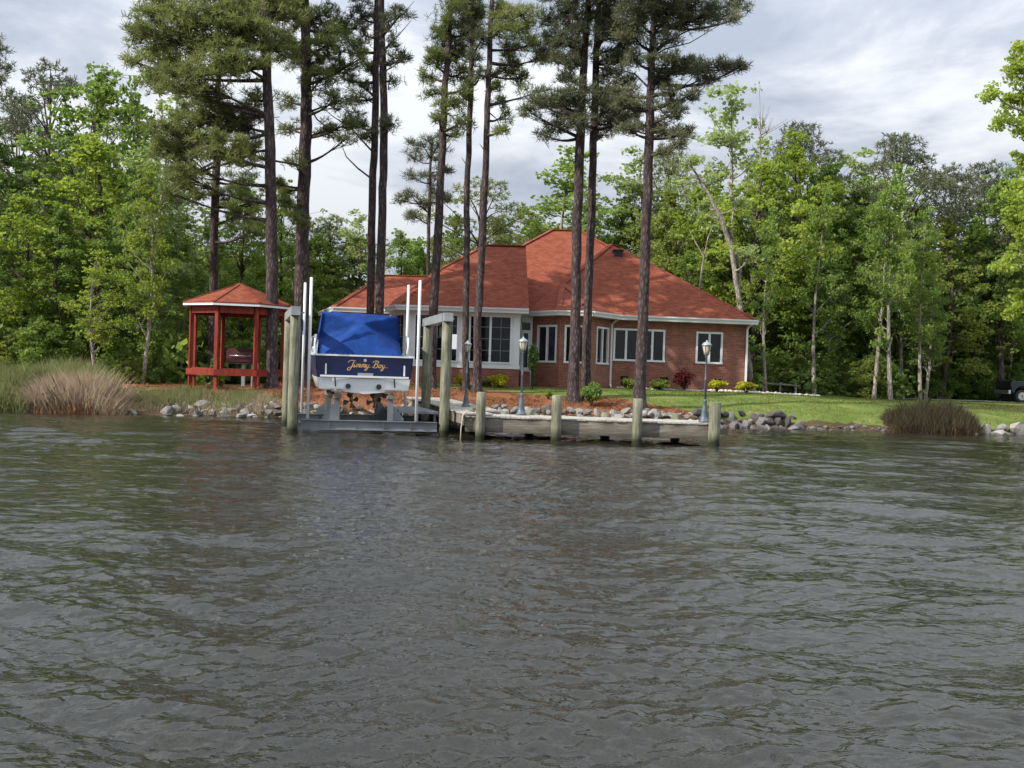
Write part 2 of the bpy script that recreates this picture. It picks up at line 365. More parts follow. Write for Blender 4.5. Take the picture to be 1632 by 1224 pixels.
# ------------------------------------------------------------------ objects
ORG = {}
def tag(o, label=None, cat=None, group=None, kind=None):
    if label: o['label'] = label
    if cat: o['category'] = cat
    if group: o['group'] = group
    if kind: o['kind'] = kind
    return o
def empty(name, loc, label=None, cat=None, group=None, rz=0.0):
    o = bpy.data.objects.new(name, None); COL.objects.link(o)
    o.location = loc; o.rotation_euler = (0, 0, rz); o.empty_display_size = 0.3
    ORG[o.name] = Vector(loc)
    return tag(o, label, cat, group)
def link_mesh(name, me, mat, parent=None, smooth=False):
    o = bpy.data.objects.new(name, me); COL.objects.link(o)
    if mat is not None and not me.materials: me.materials.append(mat)
    if parent is not None: o.parent = parent
    if smooth:
        me.polygons.foreach_set('use_smooth', [True] * len(me.polygons))
    return o
class MB:
    def __init__(s): s.v = []; s.f = []; s.sm = []
    def add(s, vs_, fs, smooth=False):
        k = len(s.v); s.v += [tuple(v) for v in vs_]; s.f += [tuple(i + k for i in f) for f in fs]; s.sm += [smooth] * len(fs)
        return s
    def box(s, lo, hi):
        x0, y0, z0 = lo; x1, y1, z1 = hi
        return s.add([(x0, y0, z0), (x1, y0, z0), (x1, y1, z0), (x0, y1, z0), (x0, y0, z1), (x1, y0, z1), (x1, y1, z1), (x0, y1, z1)],
              [(0, 3, 2, 1), (4, 5, 6, 7), (0, 1, 5, 4), (1, 2, 6, 5), (2, 3, 7, 6), (3, 0, 4, 7)])
    def bar(s, a, b, w, h, up=(0, 0, 1)):
        """box from a to b, w wide sideways and h tall, centred"""
        a, b = Vector(a), Vector(b); d = (b - a).normalized(); up = Vector(up)
        side = d.cross(up).normalized(); u = side.cross(d).normalized()
        vs_ = []
        for p in (a, b):
            for sx, sz in ((-1, -1), (1, -1), (1, 1), (-1, 1)):
                vs_.append(p + side * (sx * w / 2) + u * (sz * h / 2))
        return s.add(vs_, [(0, 1, 2, 3), (7, 6, 5, 4), (4, 5, 1, 0), (5, 6, 2, 1), (6, 7, 3, 2), (7, 4, 0, 3)])
    def tube(s, pts, rad, n=8, cap=True, jit=0.0, rnd=None):
        pts = [Vector(p) for p in pts]
        if not hasattr(rad, '__len__'): rad = [rad] * len(pts)
        k = len(s.v); fs = []
        ref = Vector((1, 0, 0)) if abs((pts[-1] - pts[0]).normalized().x) < 0.8 else Vector((0, 1, 0))
        for i, p in enumerate(pts):
            d = (pts[min(i + 1, len(pts) - 1)] - pts[max(i - 1, 0)]).normalized()
            a = (ref - d * ref.dot(d)).normalized(); b = d.cross(a)
            for j in range(n):
                t = 2 * math.pi * j / n
                r = rad[i] * (1 + (rnd.uniform(-jit, jit) if rnd else 0))
                s.v.append(tuple(p + (a * math.cos(t) + b * math.sin(t)) * r))
        for i in range(len(pts) - 1):
            for j in range(n):
                a0 = k + i * n + j; a1 = k + i * n + (j + 1) % n
                s.f.append((a0, a1, a1 + n, a0 + n)); s.sm.append(True)
        if cap:
            s.f.append(tuple(k + j for j in range(n))[::-1]); s.sm.append(False)
            s.f.append(tuple(k + (len(pts) - 1) * n + j for j in range(n))); s.sm.append(False)
        return s
    def lathe(s, c, prof, n=14, scale=(1, 1)):
        k = len(s.v)
        for r, z in prof:
            for j in range(n):
                t = 2 * math.pi * j / n
                s.v.append((c[0] + r * math.cos(t) * scale[0], c[1] + r * math.sin(t) * scale[1], c[2] + z))
        for i in range(len(prof) - 1):
            for j in range(n):
                a0 = k + i * n + j; a1 = k + i * n + (j + 1) % n
                s.f.append((a0, a1, a1 + n, a0 + n)); s.sm.append(True)
        s.f.append(tuple(k + j for j in range(n))[::-1]); s.sm.append(False)
        s.f.append(tuple(k + (len(prof) - 1) * n + j for j in range(n))); s.sm.append(False)
        return s
    def prism(s, poly, ext):
        """closed solid: planar polygon swept by the vector ext"""
        n = len(poly); e_ = Vector(ext); vs_ = [Vector(p) for p in poly] + [Vector(p) + e_ for p in poly]
        fs = [tuple(range(n))[::-1], tuple(range(n, 2 * n))] + [(i, (i + 1) % n, (i + 1) % n + n, i + n) for i in range(n)]
        return s.add(vs_, fs)
    def build(s, name, mat, parent=None, local=False, origin=None):
        me = bpy.data.meshes.new(name)
        off = Vector((0, 0, 0))
        if parent is not None and not local:
            p = parent
            while p is not None:
                off += Vector(p.location); p = p.parent
        elif parent is None:
            if origin is None:
                xs = [v[0] for v in s.v]; ys = [v[1] for v in s.v]; zs = [v[2] for v in s.v]
                origin = ((min(xs) + max(xs)) / 2, (min(ys) + max(ys)) / 2, min(zs))
            off = Vector(origin)
        me.from_pydata([(v[0] - off.x, v[1] - off.y, v[2] - off.z) for v in s.v], [], s.f)
        me.polygons.foreach_set('use_smooth', s.sm)
        bm = bmesh.new(); bm.from_mesh(me); bmesh.ops.recalc_face_normals(bm, faces=bm.faces); bm.to_mesh(me); bm.free()
        o = link_mesh(name, me, mat, parent)
        if parent is None: o.location = off
        return o
def np_mesh(name, V, F, mat, parent=None, smooth=False, origin=(0, 0, 0)):
    V = np.asarray(V, dtype=np.float32) - np.asarray(origin, dtype=np.float32)
    F = np.asarray(F, dtype=np.int32); k = F.shape[1]
    me = bpy.data.meshes.new(name)
    me.vertices.add(len(V)); me.vertices.foreach_set('co', V.ravel())
    me.loops.add(F.size); me.loops.foreach_set('vertex_index', F.ravel())
    me.polygons.add(len(F)); me.polygons.foreach_set('loop_start', np.arange(0, F.size, k, dtype=np.int32))
    try: me.polygons.foreach_set('loop_total', np.full(len(F), k, dtype=np.int32))
    except Exception: pass
    if smooth: me.polygons.foreach_set('use_smooth', np.ones(len(F), dtype=bool))
    me.update(calc_edges=True)
    o = link_mesh(name, me, mat, parent)
    if parent is None: o.location = origin
    return o
def dup(src, parent=None, **kw):
    c = src.copy(); COL.objects.link(c); c.parent = parent
    for k, v in kw.items(): setattr(c, k, v)
    for ch in list(src.children):
        dup(ch, c)
    return c
# ================================================================== THE SETTING
def make_ground():
    xs = np.concatenate([np.linspace(-320, -45, 40), np.arange(-44, -24, 1.0), np.arange(-23.7, 36, 0.3), np.arange(37, 60, 1.0), np.linspace(62, 330, 40)])
    ys = np.concatenate([[-60, 0, 20, 28, 31], np.arange(32.5, 52, 0.3), np.arange(52.5, 70, 0.8), np.linspace(72, 420, 60)])
    V = np.zeros((len(ys), len(xs), 3)); C = np.zeros((len(ys) * len(xs), 4), dtype=np.float32); C[:, 3] = 1
    for j, y in enumerate(ys):
        for i, x in enumerate(xs):
            V[j, i] = (x, y, gh(x, y))
            s = y - shore(x)
            r = g = b = 0.0
            # pine straw island between water and house, and under the gazebo
            isl = 1.0 if (-9.2 < x < 7.6 and 0.5 < s and y < 43.0 - max(0, x - 4) * 0.75 - (0.5 if x > 0 else 0)) else 0.0
            gz = max(0.0, 1.25 - math.hypot(x + 11.2, (y - 40.2) * 0.9) / 4.2)
            r = max(isl, min(1, gz))
            if x < -4 and 40 < y < 46: r = max(r, 0.75)
            if x > -6 and s > 0.5 and y < 60 + (3 if x > 20 else 0): g = 1.0
            if -20 < x <= -6 and s > 0.3 and y < 44: b = 0.8
            if x > 17 and y > 46: b = 0.85; g = 0.5
            C[j * len(xs) + i, :3] = (r, g, b)
    n, m = len(ys), len(xs)
    idx = np.arange(n * m).reshape(n, m)
    F = np.stack([idx[:-1, :-1], idx[:-1, 1:], idx[1:, 1:], idx[1:, :-1]], -1).reshape(-1, 4)
    o = np_mesh('ground', V.reshape(-1, 3), F, M['ground'], smooth=True)
    ca = o.data.color_attributes.new('zone', 'FLOAT_COLOR', 'POINT'); ca.data.foreach_set('color', C.ravel())
    tag(o, 'riverbank ground with lawn, pine straw and dry grass', kind='structure')
make_ground()

def make_water():
    rs = np.random.RandomState(5)
    nr, nc = 720, 860
    D = 3.2 * (46.0 / 3.2) ** (np.linspace(0, 1, nr))
    S = np.linspace(-1, 1, nc); S = S * (0.62 + 0.38 * S * S)      # finer in the middle
    X = S[None, :] * (D[:, None] * 0.72 + 9.0); Y = np.repeat(D[:, None], nc, 1)
    Z = np.zeros_like(X)
    warpx = 0.5 * np.sin(X * 0.35 + Y * 0.22) + 0.3 * np.sin(X * 0.9 - Y * 0.5 + 1.3); warpy = 0.4 * np.sin(X * 0.5 + 2.0) + 0.25 * np.sin(X * 1.1 + Y * 0.7)
    # a gusty lane in the middle carries more fine ripples than the calmer water either side
    lane = 0.60 + 0.95 * np.exp(-((X - 0.3 + 0.02 * Y) / (1.6 + 0.20 * Y)) ** 2) * (0.8 + 0.2 * np.sin(Y * .8 + X))
    def waves(n, l0, l1, slope, mean, spread, m=1.0):
        nonlocal Z
        for _ in range(n):
            lam = l0 * (l1 / l0) ** rs.rand(); k = 2 * math.pi / lam
            th = mean + rs.randn() * spread
            ph = rs.rand() * 6.283
            amp = slope / k / math.sqrt(n / 2.0)
            res = np.clip((lam - 2.0 * 0.0038 * Y) / (lam * 0.5), 0, 1)     # too short for the grid far out: left to the fine relief
            q = k * (np.cos(th) * (X + warpx * 0.5) + np.sin(th) * (Y + warpy * 0.5)) + ph
            w = np.sin(q)
            Z += m * amp * res * (w + 0.28 * np.cos(2 * q) * 0.6)
    waves(10, 1.8, 4.2, 0.060, R(-75), 0.35)
    waves(26, 0.6, 1.6, 0.095, R(-98), 0.42)
    waves(40, 0.24, 0.55, 0.125, R(-85), 0.55, 0.6 + 0.4 * lane)
    waves(48, 0.08, 0.24, 0.17, R(-85), 0.65, lane)
    # patches of calmer and rougher water
    g = 0.80 + 0.28 * np.sin(X * 0.33 + 1.0 + 0.2 * Y) * np.sin(Y * 0.29 + 0.5 * np.sin(X * 0.4))
    Z *= g
    Z *= np.clip(1.0 - (Y - 30) / 22.0, 0.35, 1)
    edge = np.clip((1 - np.abs(S)) / 0.12, 0, 1)[None, :] * np.clip(np.arange(nr) / 20.0, 0, 1)[:, None]; Z *= edge
    V = np.stack([X, Y, Z], -1).reshape(-1, 3)
    idx = np.arange(nr * nc).reshape(nr, nc)
    F = np.stack([idx[:-1, :-1], idx[:-1, 1:], idx[1:, 1:], idx[1:, :-1]], -1).reshape(-1, 4)
    # the rest of the river round it
    def rim(a, b):
        nonlocal V, F
        k = len(V); V = np.concatenate([V, np.array([a[0], a[1], b[1], b[0]])]); F = np.concatenate([F, [[k, k + 1, k + 2, k + 3]]])
    y0, y1 = D[0], D[-1]; x0, x1 = y0 * .72 + 9.0, y1 * .72 + 9.0
    rim(((-x0, y0, 0), (x0, y0, 0)), ((-250, -120, 0), (250, -120, 0)))
    rim(((-x0, y0, 0), (-x1, y1, 0)), ((-250, -120, 0), (-250, y1, 0)))
    rim(((x0, y0, 0), (x1, y1, 0)), ((250, -120, 0), (250, y1, 0)))
    o = np_mesh('water', V, F, M['water'], smooth=True)
    tag(o, 'choppy grey brown river water', kind='structure')
make_water()

# gravel drive behind the lawn at the right
mb = MB()
def strip(x0, x1, n=40):
    prev = None
    for i in range(n + 1):
        x = x0 + (x1 - x0) * i / n
        yc = 60.5 + 0.15 * math.sin(x * 0.4)
        a = (x, yc - 1.4 + 0.2 * math.sin(x * 1.7), gh(x, yc - 1.4) + 0.05); b = (x, yc + 1.6, gh(x, yc + 1.6) + 0.07)
        if prev: mb.add([prev[0], a, b, prev[1]], [(0, 1, 2, 3)])
        prev = (a, b)
strip(17, 70)
tag(mb.build('gravel_drive', M['gravel']), 'pale gravel drive at the wood edge behind the lawn', kind='structure')

# ================================================================== HOUSE
EV = 4.70                                          # eave height
HB = gh(3, 47) - 0.25                              # foundation bottom
house = empty('brick_house', (2.0, 48.0, 1.25), 'single storey brick house with red hipped shingle roof and white sunroom', 'house')
def P(px, d, z=EV): return Vector((gx(px, d, z), d, z))

def roof_part(name, polys, thick=0.10):
    """roof planes as a slab: top faces as given, bottom offset down"""
    m = MB()
    for poly in polys:
        pts = [Vector(p) for p in poly]
        m.prism([p + Vector((0, 0, 0)) for p in pts], (0, 0, -thick))
    return m.build(name, M['shingle'], house)
RWL, RWR = P(843, 46.75), P(1206, 47.9)
A1, A2 = at(974, 390, 53.0), at(987, 396, 54.3); A1b = Vector((A1.x, 62, A1.z)); 
RBL, RBR = Vector((RWL.x, 62, EV)), Vector((RWR.x + 0.2, 62, EV))
A2.z = A1.z
roof_right = roof_part('roof', [[RWL, RWR, A2, A1], [RWR, RBR, Vector((A2.x, 57.5, A1.z)), A2], [RWL, A1, A1b, RBL]])
M1, M2 = at(880, 366, 57), at(926, 369.5, 57); M1.z = M2.z = 9.97
fl, fr = M1 + Vector((-7.6, -7.6, -5.27)), M2 + Vector((7.6, -7.6, -5.27)); bl, br_ = M1 + Vector((-7.6, 7.6, -5.27)), M2 + Vector((7.6, 7.6, -5.27))
roof_part('roof', [[fl, fr, M2, M1], [fr, br_, M2], [bl, fl, M1], [br_, bl, M1, M2]])
# sunroom wing
C1, C2, C3, CR_ = P(634, 44.6), P(611, 46.6), Vector((gx(611, 46.6, EV) - 0.1, 56, EV)), P(843, 44.6)
S1, S2 = at(775, 391, 50.3), at(838, 392.5, 50.3); S2.z = S1.z
S0 = at(700, 430, 48.0)
Sb = Vector((S1.x, 56, EV)); Sc = Vector((CR_.x, 56, EV))
sun_roof = roof_part('roof', [[C1, CR_, S2, S1, S0], [C2, C1, S0], [C3, C2, S0, S1], [C3, S1, S2, Sc]])
# bay roof
BA = at(897, 452, 49.2); B0, B1, B2, B3 = P(843, 46.7), P(890, 44.95), P(945, 44.95), P(986, 46.9)
bay_roof = roof_part('roof', [[B0, B1, BA], [B1, B2, BA], [B2, B3, BA]])
# left wing
L1, L2, LR_ = P(531, 47.8), P(510, 53.0), P(640, 48.3); Lb = P(510, 60)
G1, G2 = at(612, 439, 53.5), at(715, 442.5, 53.5); G2.z = G1.z
roof_part('roof', [[L1, LR_, G2, G1], [L2, L1, G1], [Lb, L2, G1], [Lb, G1, G2, Vector((G2.x, 59, EV))]])
# ridge and hip caps
m = MB()
def cap(a, b, w=0.26):
    m.bar(Vector(a) + Vector((0, 0, 0.02)), Vector(b) + Vector((0, 0, 0.02)), w, 0.05)
for a, b in ((A1, A2), (A2, RWR), (A1, RWL), (M1, M2), (M2, fr), (M1, fl), (S1, S2), (S1, S0), (S0, C1), (BA, B1), (BA, B2), (G1, G2), (G1, L1), (A1, A1b)):
    cap(a, b)
m.build('ridge_cap', M['shingle'], house)

# gutters (white) along the eaves, one per run, and soffits behind them
def gutter(a, b):
    a, b = Vector(a), Vector(b); d = (b - a).normalized(); n = Vector((d.y, -d.x, 0))
    mm = MB()
    prof = [(0, -0.02), (0.10, -0.02), (0.11, 0.0), (0.10, -0.06), (0.06, -0.13), (0.0, -0.20)]
    prof = [(-0.03, 0.02), (0.11, 0.02), (0.115, -0.04), (0.07, -0.12), (0.06, -0.20), (-0.03, -0.20)]
    k = [a + n * u + Vector((0, 0, w)) for u, w in prof]
    mm.prism(k, b - a)
    return mm.build('gutter', M['trim_white'], house)
gut = [gutter(a, b) for a, b in ((RWL + Vector((4.2, 0.4, 0)), RWR), (B0, B1), (B1, B2), (B2, B3), (C1, CR_), (C2, C1), (L1, LR_), (L2, L1), (RWR, RBR))]
m = MB()
for poly in ([RWL, RWR, RWR + Vector((-.6, .7, 0)), RWL + Vector((0, .7, 0))], [B0, B1, B2, B3, B3 + Vector((-.2, 1.2, 0)), B0 + Vector((.3, 1.2, 0))],
             [C2, C1, CR_, CR_ + Vector((0, 2.6, 0)), C2 + Vector((0.6, 0.2, 0))], [L2, L1, LR_, LR_ + Vector((0, 1.0, 0)), L2 + Vector((1.2, 0, 0))]):
    m.prism([Vector((p.x, p.y, EV - 0.17)) for p in poly], (0, 0, -0.03))
m.build('soffit', M['trim_white'], house)

ZW = EV - 0.20                                     # wall top
def wall_pts(a, b, openings, z0, z1, mat, name='wall', thick=0.25):
    """wall from a to b (x, y pairs, outside face) with rectangular openings [(u0, u1, zlo, zhi)] left open"""
    a = Vector((a[0], a[1], 0)); b = Vector((b[0], b[1], 0)); d = (b - a); Lw = d.length; d.normalize(); n = Vector((d.y, -d.x, 0))
    mm = MB()
    us = sorted(set([0, Lw] + [q for o in openings for q in o[:2]])); zs = sorted(set([z0, z1] + [q for o in openings for q in o[2:4]]))
    # merge vertically: per column make spans
    for i in range(len(us) - 1):
        uc = (us[i] + us[i + 1]) / 2
        z = z0
        blocks = sorted([(o[2], o[3]) for o in openings if o[0] < uc < o[1]])
        spans = []
        for lo, hi in blocks:
            spans.append((z, lo)); z = hi
        spans.append((z, z1))
        for lo, hi in spans:
            if hi - lo < 0.01: continue
            p = a + d * us[i]; q = a + d * us[i + 1]
            mm.prism([(p.x, p.y, lo), (q.x, q.y, lo), (q.x, q.y, hi), (p.x, p.y, hi)], -n * thick)
    w = mm.build(name, mat, house)
    return a, d, n, Lw
def u_of(px, a, d, z):
    """distance along the wall where the sight line at px meets it"""
    lo, hi = -2.0, 20.0
    f = lambda u: (a + d * u).x - gx(px, (a + d * u).y, z)
    for _ in range(50):
        mid = (lo + hi) / 2
        if (f(mid) > 0) == (f(hi) > 0): hi = mid
        else: lo = mid
    return (lo + hi) / 2
def window(wall, u0, u1, z0, z1, panes, fr=0.09, glass='glass', name='window', muntins=None, curtain=None, label=None):
    a, d, n, _ = wall
    def q(u, z, o): p = a + d * u + n * o; return Vector((p.x, p.y, z))
    mm = MB()
    # frame proud of the wall by 3 cm, members butted
    def member(ua, ub, za, zb, o0=-0.12, o1=0.03):
        mm.prism([q(ua, za, o1), q(ub, za, o1), q(ub, zb, o1), q(ua, zb, o1)], n * (o0 - o1))
    member(u0 - 0.02, u1 + 0.02, z0 - 0.05, z0 + fr - 0.05, -0.12, 0.06); member(u0, u1, z1 - fr, z1)
    member(u0, u0 + fr, z0 + fr - 0.05, z1 - fr); member(u1 - fr, u1, z0 + fr - 0.05, z1 - fr)
    W = u1 - u0 - 2 * fr; cuts = [0]; tot = sum(panes)
    for p in panes: cuts.append(cuts[-1] + p / tot * W)
    for c in cuts[1:-1]:
        member(u0 + fr + c - 0.05, u0 + fr + c + 0.05, z0 + fr - 0.05, z1 - fr, -0.10, 0.022)
    w = mm.build(name, M['white_paint'], house)
    if label: w['label'] = label
    for i in range(len(panes)):
        ua = u0 + fr + cuts[i] + (0.05 if i else 0); ub = u0 + fr + cuts[i + 1] - (0.05 if i < len(panes) - 1 else 0)
        g = MB().prism([q(ua, z0 + fr - 0.05, -0.055), q(ub, z0 + fr - 0.05, -0.055), q(ub, z1 - fr, -0.055), q(ua, z1 - fr, -0.055)], n * -0.012)
        pane = g.build('pane', M[glass if not isinstance(glass, (list, tuple)) else glass[i]], w)
        if muntins:
            nx, nz = muntins; g = MB()
            for k in range(1, nx):
                u = ua + (ub - ua) * k / nx
                g.prism([q(u - .012, z0 + fr - .05, -.045), q(u + .012, z0 + fr - .05, -.045), q(u + .012, z1 - fr, -.045), q(u - .012, z1 - fr, -.045)], n * -0.009)
            for k in range(1, nz):
                z = z0 + (z1 - z0) * k / nz
                g.prism([q(ua, z - .012, -.040), q(ub, z - .012, -.040), q(ub, z + .012, -.040), q(ua, z + .012, -.040)], n * -0.004)
            g.build('muntin', M['grey_metal'], w)
    if curtain:
        for (ca, cb) in curtain:
            g = MB()
            k = 8
            for i in range(k):
                t0 = ca + (cb - ca) * i / k; t1 = ca + (cb - ca) * (i + 1) / k
                o0 = -0.22 - 0.03 * (i % 2); 
                g.prism([q(t0, z0 + 0.05, o0), q(t1, z0 + 0.05, o0), q(t1, z1 - 0.05, o0), q(t0, z1 - 0.05, o0)], n * -0.02)
            g.build('curtain', M['curtain'], w)
    return w
def zof(py_c, d): return EYE + (589 - py_c) * d / FPX     # height from a roll-free sight height

# ---- right wing
wa, wb = (gx(960, 47.55, 3), 47.55), (gx(1191, 48.4, 3), 48.4)
A_ = Vector((wa[0], wa[1], 0)); D_ = (Vector((wb[0], wb[1], 0)) - A_).normalized()
u1a, u1b = u_of(977, A_, D_, 3), u_of(1059, A_, D_, 3); u2a, u2b = u_of(1108.5, A_, D_, 3), u_of(1151, A_, D_, 3)
va = [(u_of(989, A_, D_, 1.7), u_of(1001, A_, D_, 1.7)), (u_of(1052, A_, D_, 1.7), u_of(1065, A_, D_, 1.7)), (u_of(1139, A_, D_, 1.7), u_of(1150, A_, D_, 1.7))]
ZV = (1.66, 1.86)
WR = wall_pts(wa, wb, [(u1a, u1b, 2.62, 4.12), (u2a, u2b, 2.62, 4.10)] + [(a, b, ZV[0], ZV[1]) for a, b in va], HB, ZW, M['brick'])
window(WR, u1a, u1b, 2.62, 4.12, [1, 2.45, 1])
window(WR, u2a, u2b, 2.62, 4.10, [1, 1])
def vent(wall, ua, ub):
    a, d, n, _ = wall; g = MB()
    def q(u, z, o): p = a + d * u + n * o; return Vector((p.x, p.y, z))
    g.prism([q(ua, ZV[0], -.14), q(ub, ZV[0], -.14), q(ub, ZV[1], -.14), q(ua, ZV[1], -.14)], n * -0.02)
    for k in range(4):
        z = ZV[0] + 0.02 + k * 0.045
        g.prism([q(ua, z, -.03), q(ub, z, -.03), q(ub, z + .012, -.06), q(ua, z + .012, -.06)], n * -0.01)
    g.build('foundation_vent', M['black'], house)
for a, b in va: vent(WR, a, b)
# side and back walls
x_r = wb[0]
wall_pts((x_r, wb[1] + 0.26), (x_r + 0.15, 61.5), [], HB, ZW, M['brick'])
wall_pts((x_r, 61.6), (-8.5, 59), [], HB, ZW, M['brick'])
# ---- bay
b0 = (gx(847, 47.1, 3), 47.1); b1 = (gx(891, 45.45, 3), 45.45); b2 = (gx(942, 45.45, 3), 45.45); b3 = (gx(974, 47.50, 3), 47.50)
def bay(a, b, pxs, zlo, zhi, panes, **kw):
    A = Vector((a[0], a[1], 0)); Dd = (Vector((b[0], b[1], 0)) - A).normalized()
    ua, ub = u_of(pxs[0], A, Dd, 3), u_of(pxs[1], A, Dd, 3)
    w = wall_pts(a, b, [(ua, ub, zlo, zhi)], HB, ZW, M['brick'])
    return window(w, ua, ub, zlo, zhi, panes, **kw)
bay(b0, b1, (856, 887), 2.42, 4.10, [1, 1], glass=['glass', 'glass_blue'])
bay(b1, b2, (899, 935.5), 2.42, 4.10, [1, 1])
bay(b2, b3, (950, 969), 2.42, 4.10, [1, 1], fr=0.08)
# ---- sunroom
s0 = (gx(620, 46.9, 3), 46.9); s1 = (gx(648, 45.1, 3), 45.1); s2 = (gx(828, 45.1, 3), 45.1); s3 = (gx(829, 46.9, 3), 46.9)
ZB = 2.02
def zo(px, d): return None
A = Vector((s1[0], s1[1], 0)); Dd = Vector((1, 0, 0))
uA = [u_of(p, A, Dd, 3) for p in (659, 730, 747, 815)]
wall_pts(s1, s2, [], HB, ZB, M['brick'])
SW = wall_pts(s1, s2, [(uA[0], uA[1], 2.30, 4.40), (uA[2], uA[3], 2.30, 4.40)], ZB + 0.002, ZW, M['white_paint'], thick=0.18)
window(SW, uA[0], uA[1], 2.30, 4.40, [1, 1], fr=0.07, muntins=(2, 4))
window(SW, uA[2], uA[3], 2.30, 4.40, [1, 1], fr=0.07, muntins=(2, 4))
# corner boards and sill band
m = MB()
for px in (650, 738.5, 822):
    u = u_of(px, A, Dd, 3); m.box((s1[0] + u - 0.13, s1[1] - 0.035, ZB + 0.16), (s1[0] + u + 0.13, s1[1] - 0.003, ZW - 0.12))
m.box((s1[0] - .04, s1[1] - 0.05, ZB), (s2[0] + .04, s1[1] - 0.003, ZB + 0.155)); m.box((s1[0] - .04, s1[1] - 0.05, ZW - 0.115), (s2[0] + .04, s1[1] - 0.003, ZW))
m.build('trim_board', M['white_paint'], house)
A0 = Vector((s0[0], s0[1], 0)); D0 = (Vector((s1[0], s1[1], 0)) - A0); L0 = D0.length; D0.normalize()
wall_pts(s0, s1, [], HB, ZB, M['brick'])
w0 = wall_pts(s0, s1, [(L0 * .3, L0 * .86, 2.30, 4.40)], ZB + 0.002, ZW, M['white_paint'], thick=0.18)
window(w0, L0 * .3, L0 * .86, 2.30, 4.40, [1], fr=0.07, muntins=(2, 4))
wall_pts((s0[0] - .1, 55), s0, [], HB, ZW, M['white_paint'])
wall_pts(s2, s3, [], HB, ZB, M['brick']); wall_pts((s2[0], s2[1] + .19), s3, [], ZB + .002, ZW, M['white_paint'], thick=0.18)
# ---- entrance between sunroom and bay: white door with glass and transom
e0 = (s3[0] + 0.02, 46.95); e1 = (b0[0] + 0.02, 47.0)
AE = Vector((e0[0], e0[1], 0)); LE = e1[0] - e0[0]
we = wall_pts(e0, e1, [(0.04, LE - 0.1, 1.95, 4.28)], HB, ZW, M['white_paint'])
m = MB(); y = 46.97
m.box((e0[0] + .05, y, 1.96), (e0[0] + .13, y + .08, 3.72)); m.box((e1[0] - .19, y, 1.96), (e1[0] - .11, y + .08, 3.72))
m.box((e0[0] + .13, y, 1.96), (e1[0] - .19, y + .08, 2.12)); m.box((e0[0] + .05, y, 3.722), (e1[0] - .11, y + .08, 3.86)); m.box((e0[0] + .05, y, 4.22), (e1[0] - .11, y + .08, 4.27))
door = m.build('door', M['white_paint'], house)
MB().box((e0[0] + .132, y + .03, 2.122), (e1[0] - .192, y + .045, 3.718)).build('pane', M['glass'], door)
MB().box((e0[0] + .052, y + .03, 3.862), (e1[0] - .112, y + .045, 4.218)).build('pane', M['glass'], door)
MB().box((e1[0] - .17, y - .05, 2.85), (e1[0] - .14, y - .003, 2.97)).build('handle', M['chrome'], door)
m = MB()
for k in range(4):
    m.box((e0[0] + .0, 46.93 - 0.3 * (k + 1), HB), (e1[0] - .06, 46.93 - 0.3 * k - 0.002, 1.93 - 0.17 * k))
m.build('door_step', M['brick'], house)
# ---- left wing wall
l1 = (gx(543, 48.3, 3), 48.3); l2 = (s0[0] - 0.1, 48.5)
wl = wall_pts(l1, l2, [(0.6, 1.7, 2.4, 4.1)], HB, ZW, M['brick']); window(wl, 0.6, 1.7, 2.4, 4.1, [1, 1])
wall_pts((l1[0] - 1.3, 59), (l1[0], l1[1] + .01), [], HB, ZW, M['brick'])
# dim interiors: floors and a back partition so the glass has something behind it
m = MB(); m.box((s1[0] + .3, 45.6, 1.80), (s2[0] - .3, 52, 1.90)); m.box((b0[0] + 1.2, 48.4, 1.80), (x_r - .4, 55, 1.90)); m.build('floor', M['curtain'], house)
m = MB(); m.box((s0[0] + .4, 52.01, 1.8), (s2[0], 52.1, ZW)); m.box((b0[0] + 1.2, 55.01, 1.8), (x_r - .4, 55.1, ZW)); m.build('interior_wall', M['curtain'], house)
# ---- downspouts
def spout(px_t, y, ybase, zt=ZW, eave=None):
    x = gx(px_t, y, 3.0); mm = MB()
    mm.bar((x, y - 0.07, HB + 0.35), (x, y - 0.07, zt - 0.15), 0.09, 0.08, up=(0, 1, 0))
    if eave is not None:
        mm.bar((x, y - 0.07, zt - 0.17), (x + eave, y - 0.55, zt + 0.05), 0.08, 0.08)
    mm.bar((x, y - 0.07, HB + 0.40), (x, y - 0.38, HB + 0.30), 0.09, 0.07)
    return mm.build('downspout', M['white_paint'], house)
spout(974, 47.55, 0, eave=0.28); spout(1189, 48.36, 0, eave=0.12)
x = gx(627, 46.3, 3.9)
MB().bar((x - 0.1, 46.2, 4.5), (x + .35, 46.4, 3.3), .08, .08).build('downspout', M['white_paint'], house)
# ---- roof vents
v = at(985, 400, 53.6)
m = MB(); m.box((v.x - .24, 52.0, v.z - .22), (v.x + .24, 52.6, v.z + .10)); m.box((v.x - .3, 51.9, v.z + .1), (v.x + .3, 52.7, v.z + .16)); 
v = at(985, 402, 52.2); m = MB(); m.box((v.x - .22, v.y - .25, v.z - .3), (v.x + .22, v.y + .35, v.z + .06)); m.box((v.x - .28, v.y - .32, v.z + .062), (v.x + .28, v.y + .40, v.z + .11)); m.build('roof_vent', M['black'], house)
v = at(727, 418, 49.4); m = MB(); m.bar((v.x - .45, v.y, v.z - .2), (v.x + .3, v.y + .1, v.z + .22), .5, .16); m.build('roof_vent', M['black'], house)

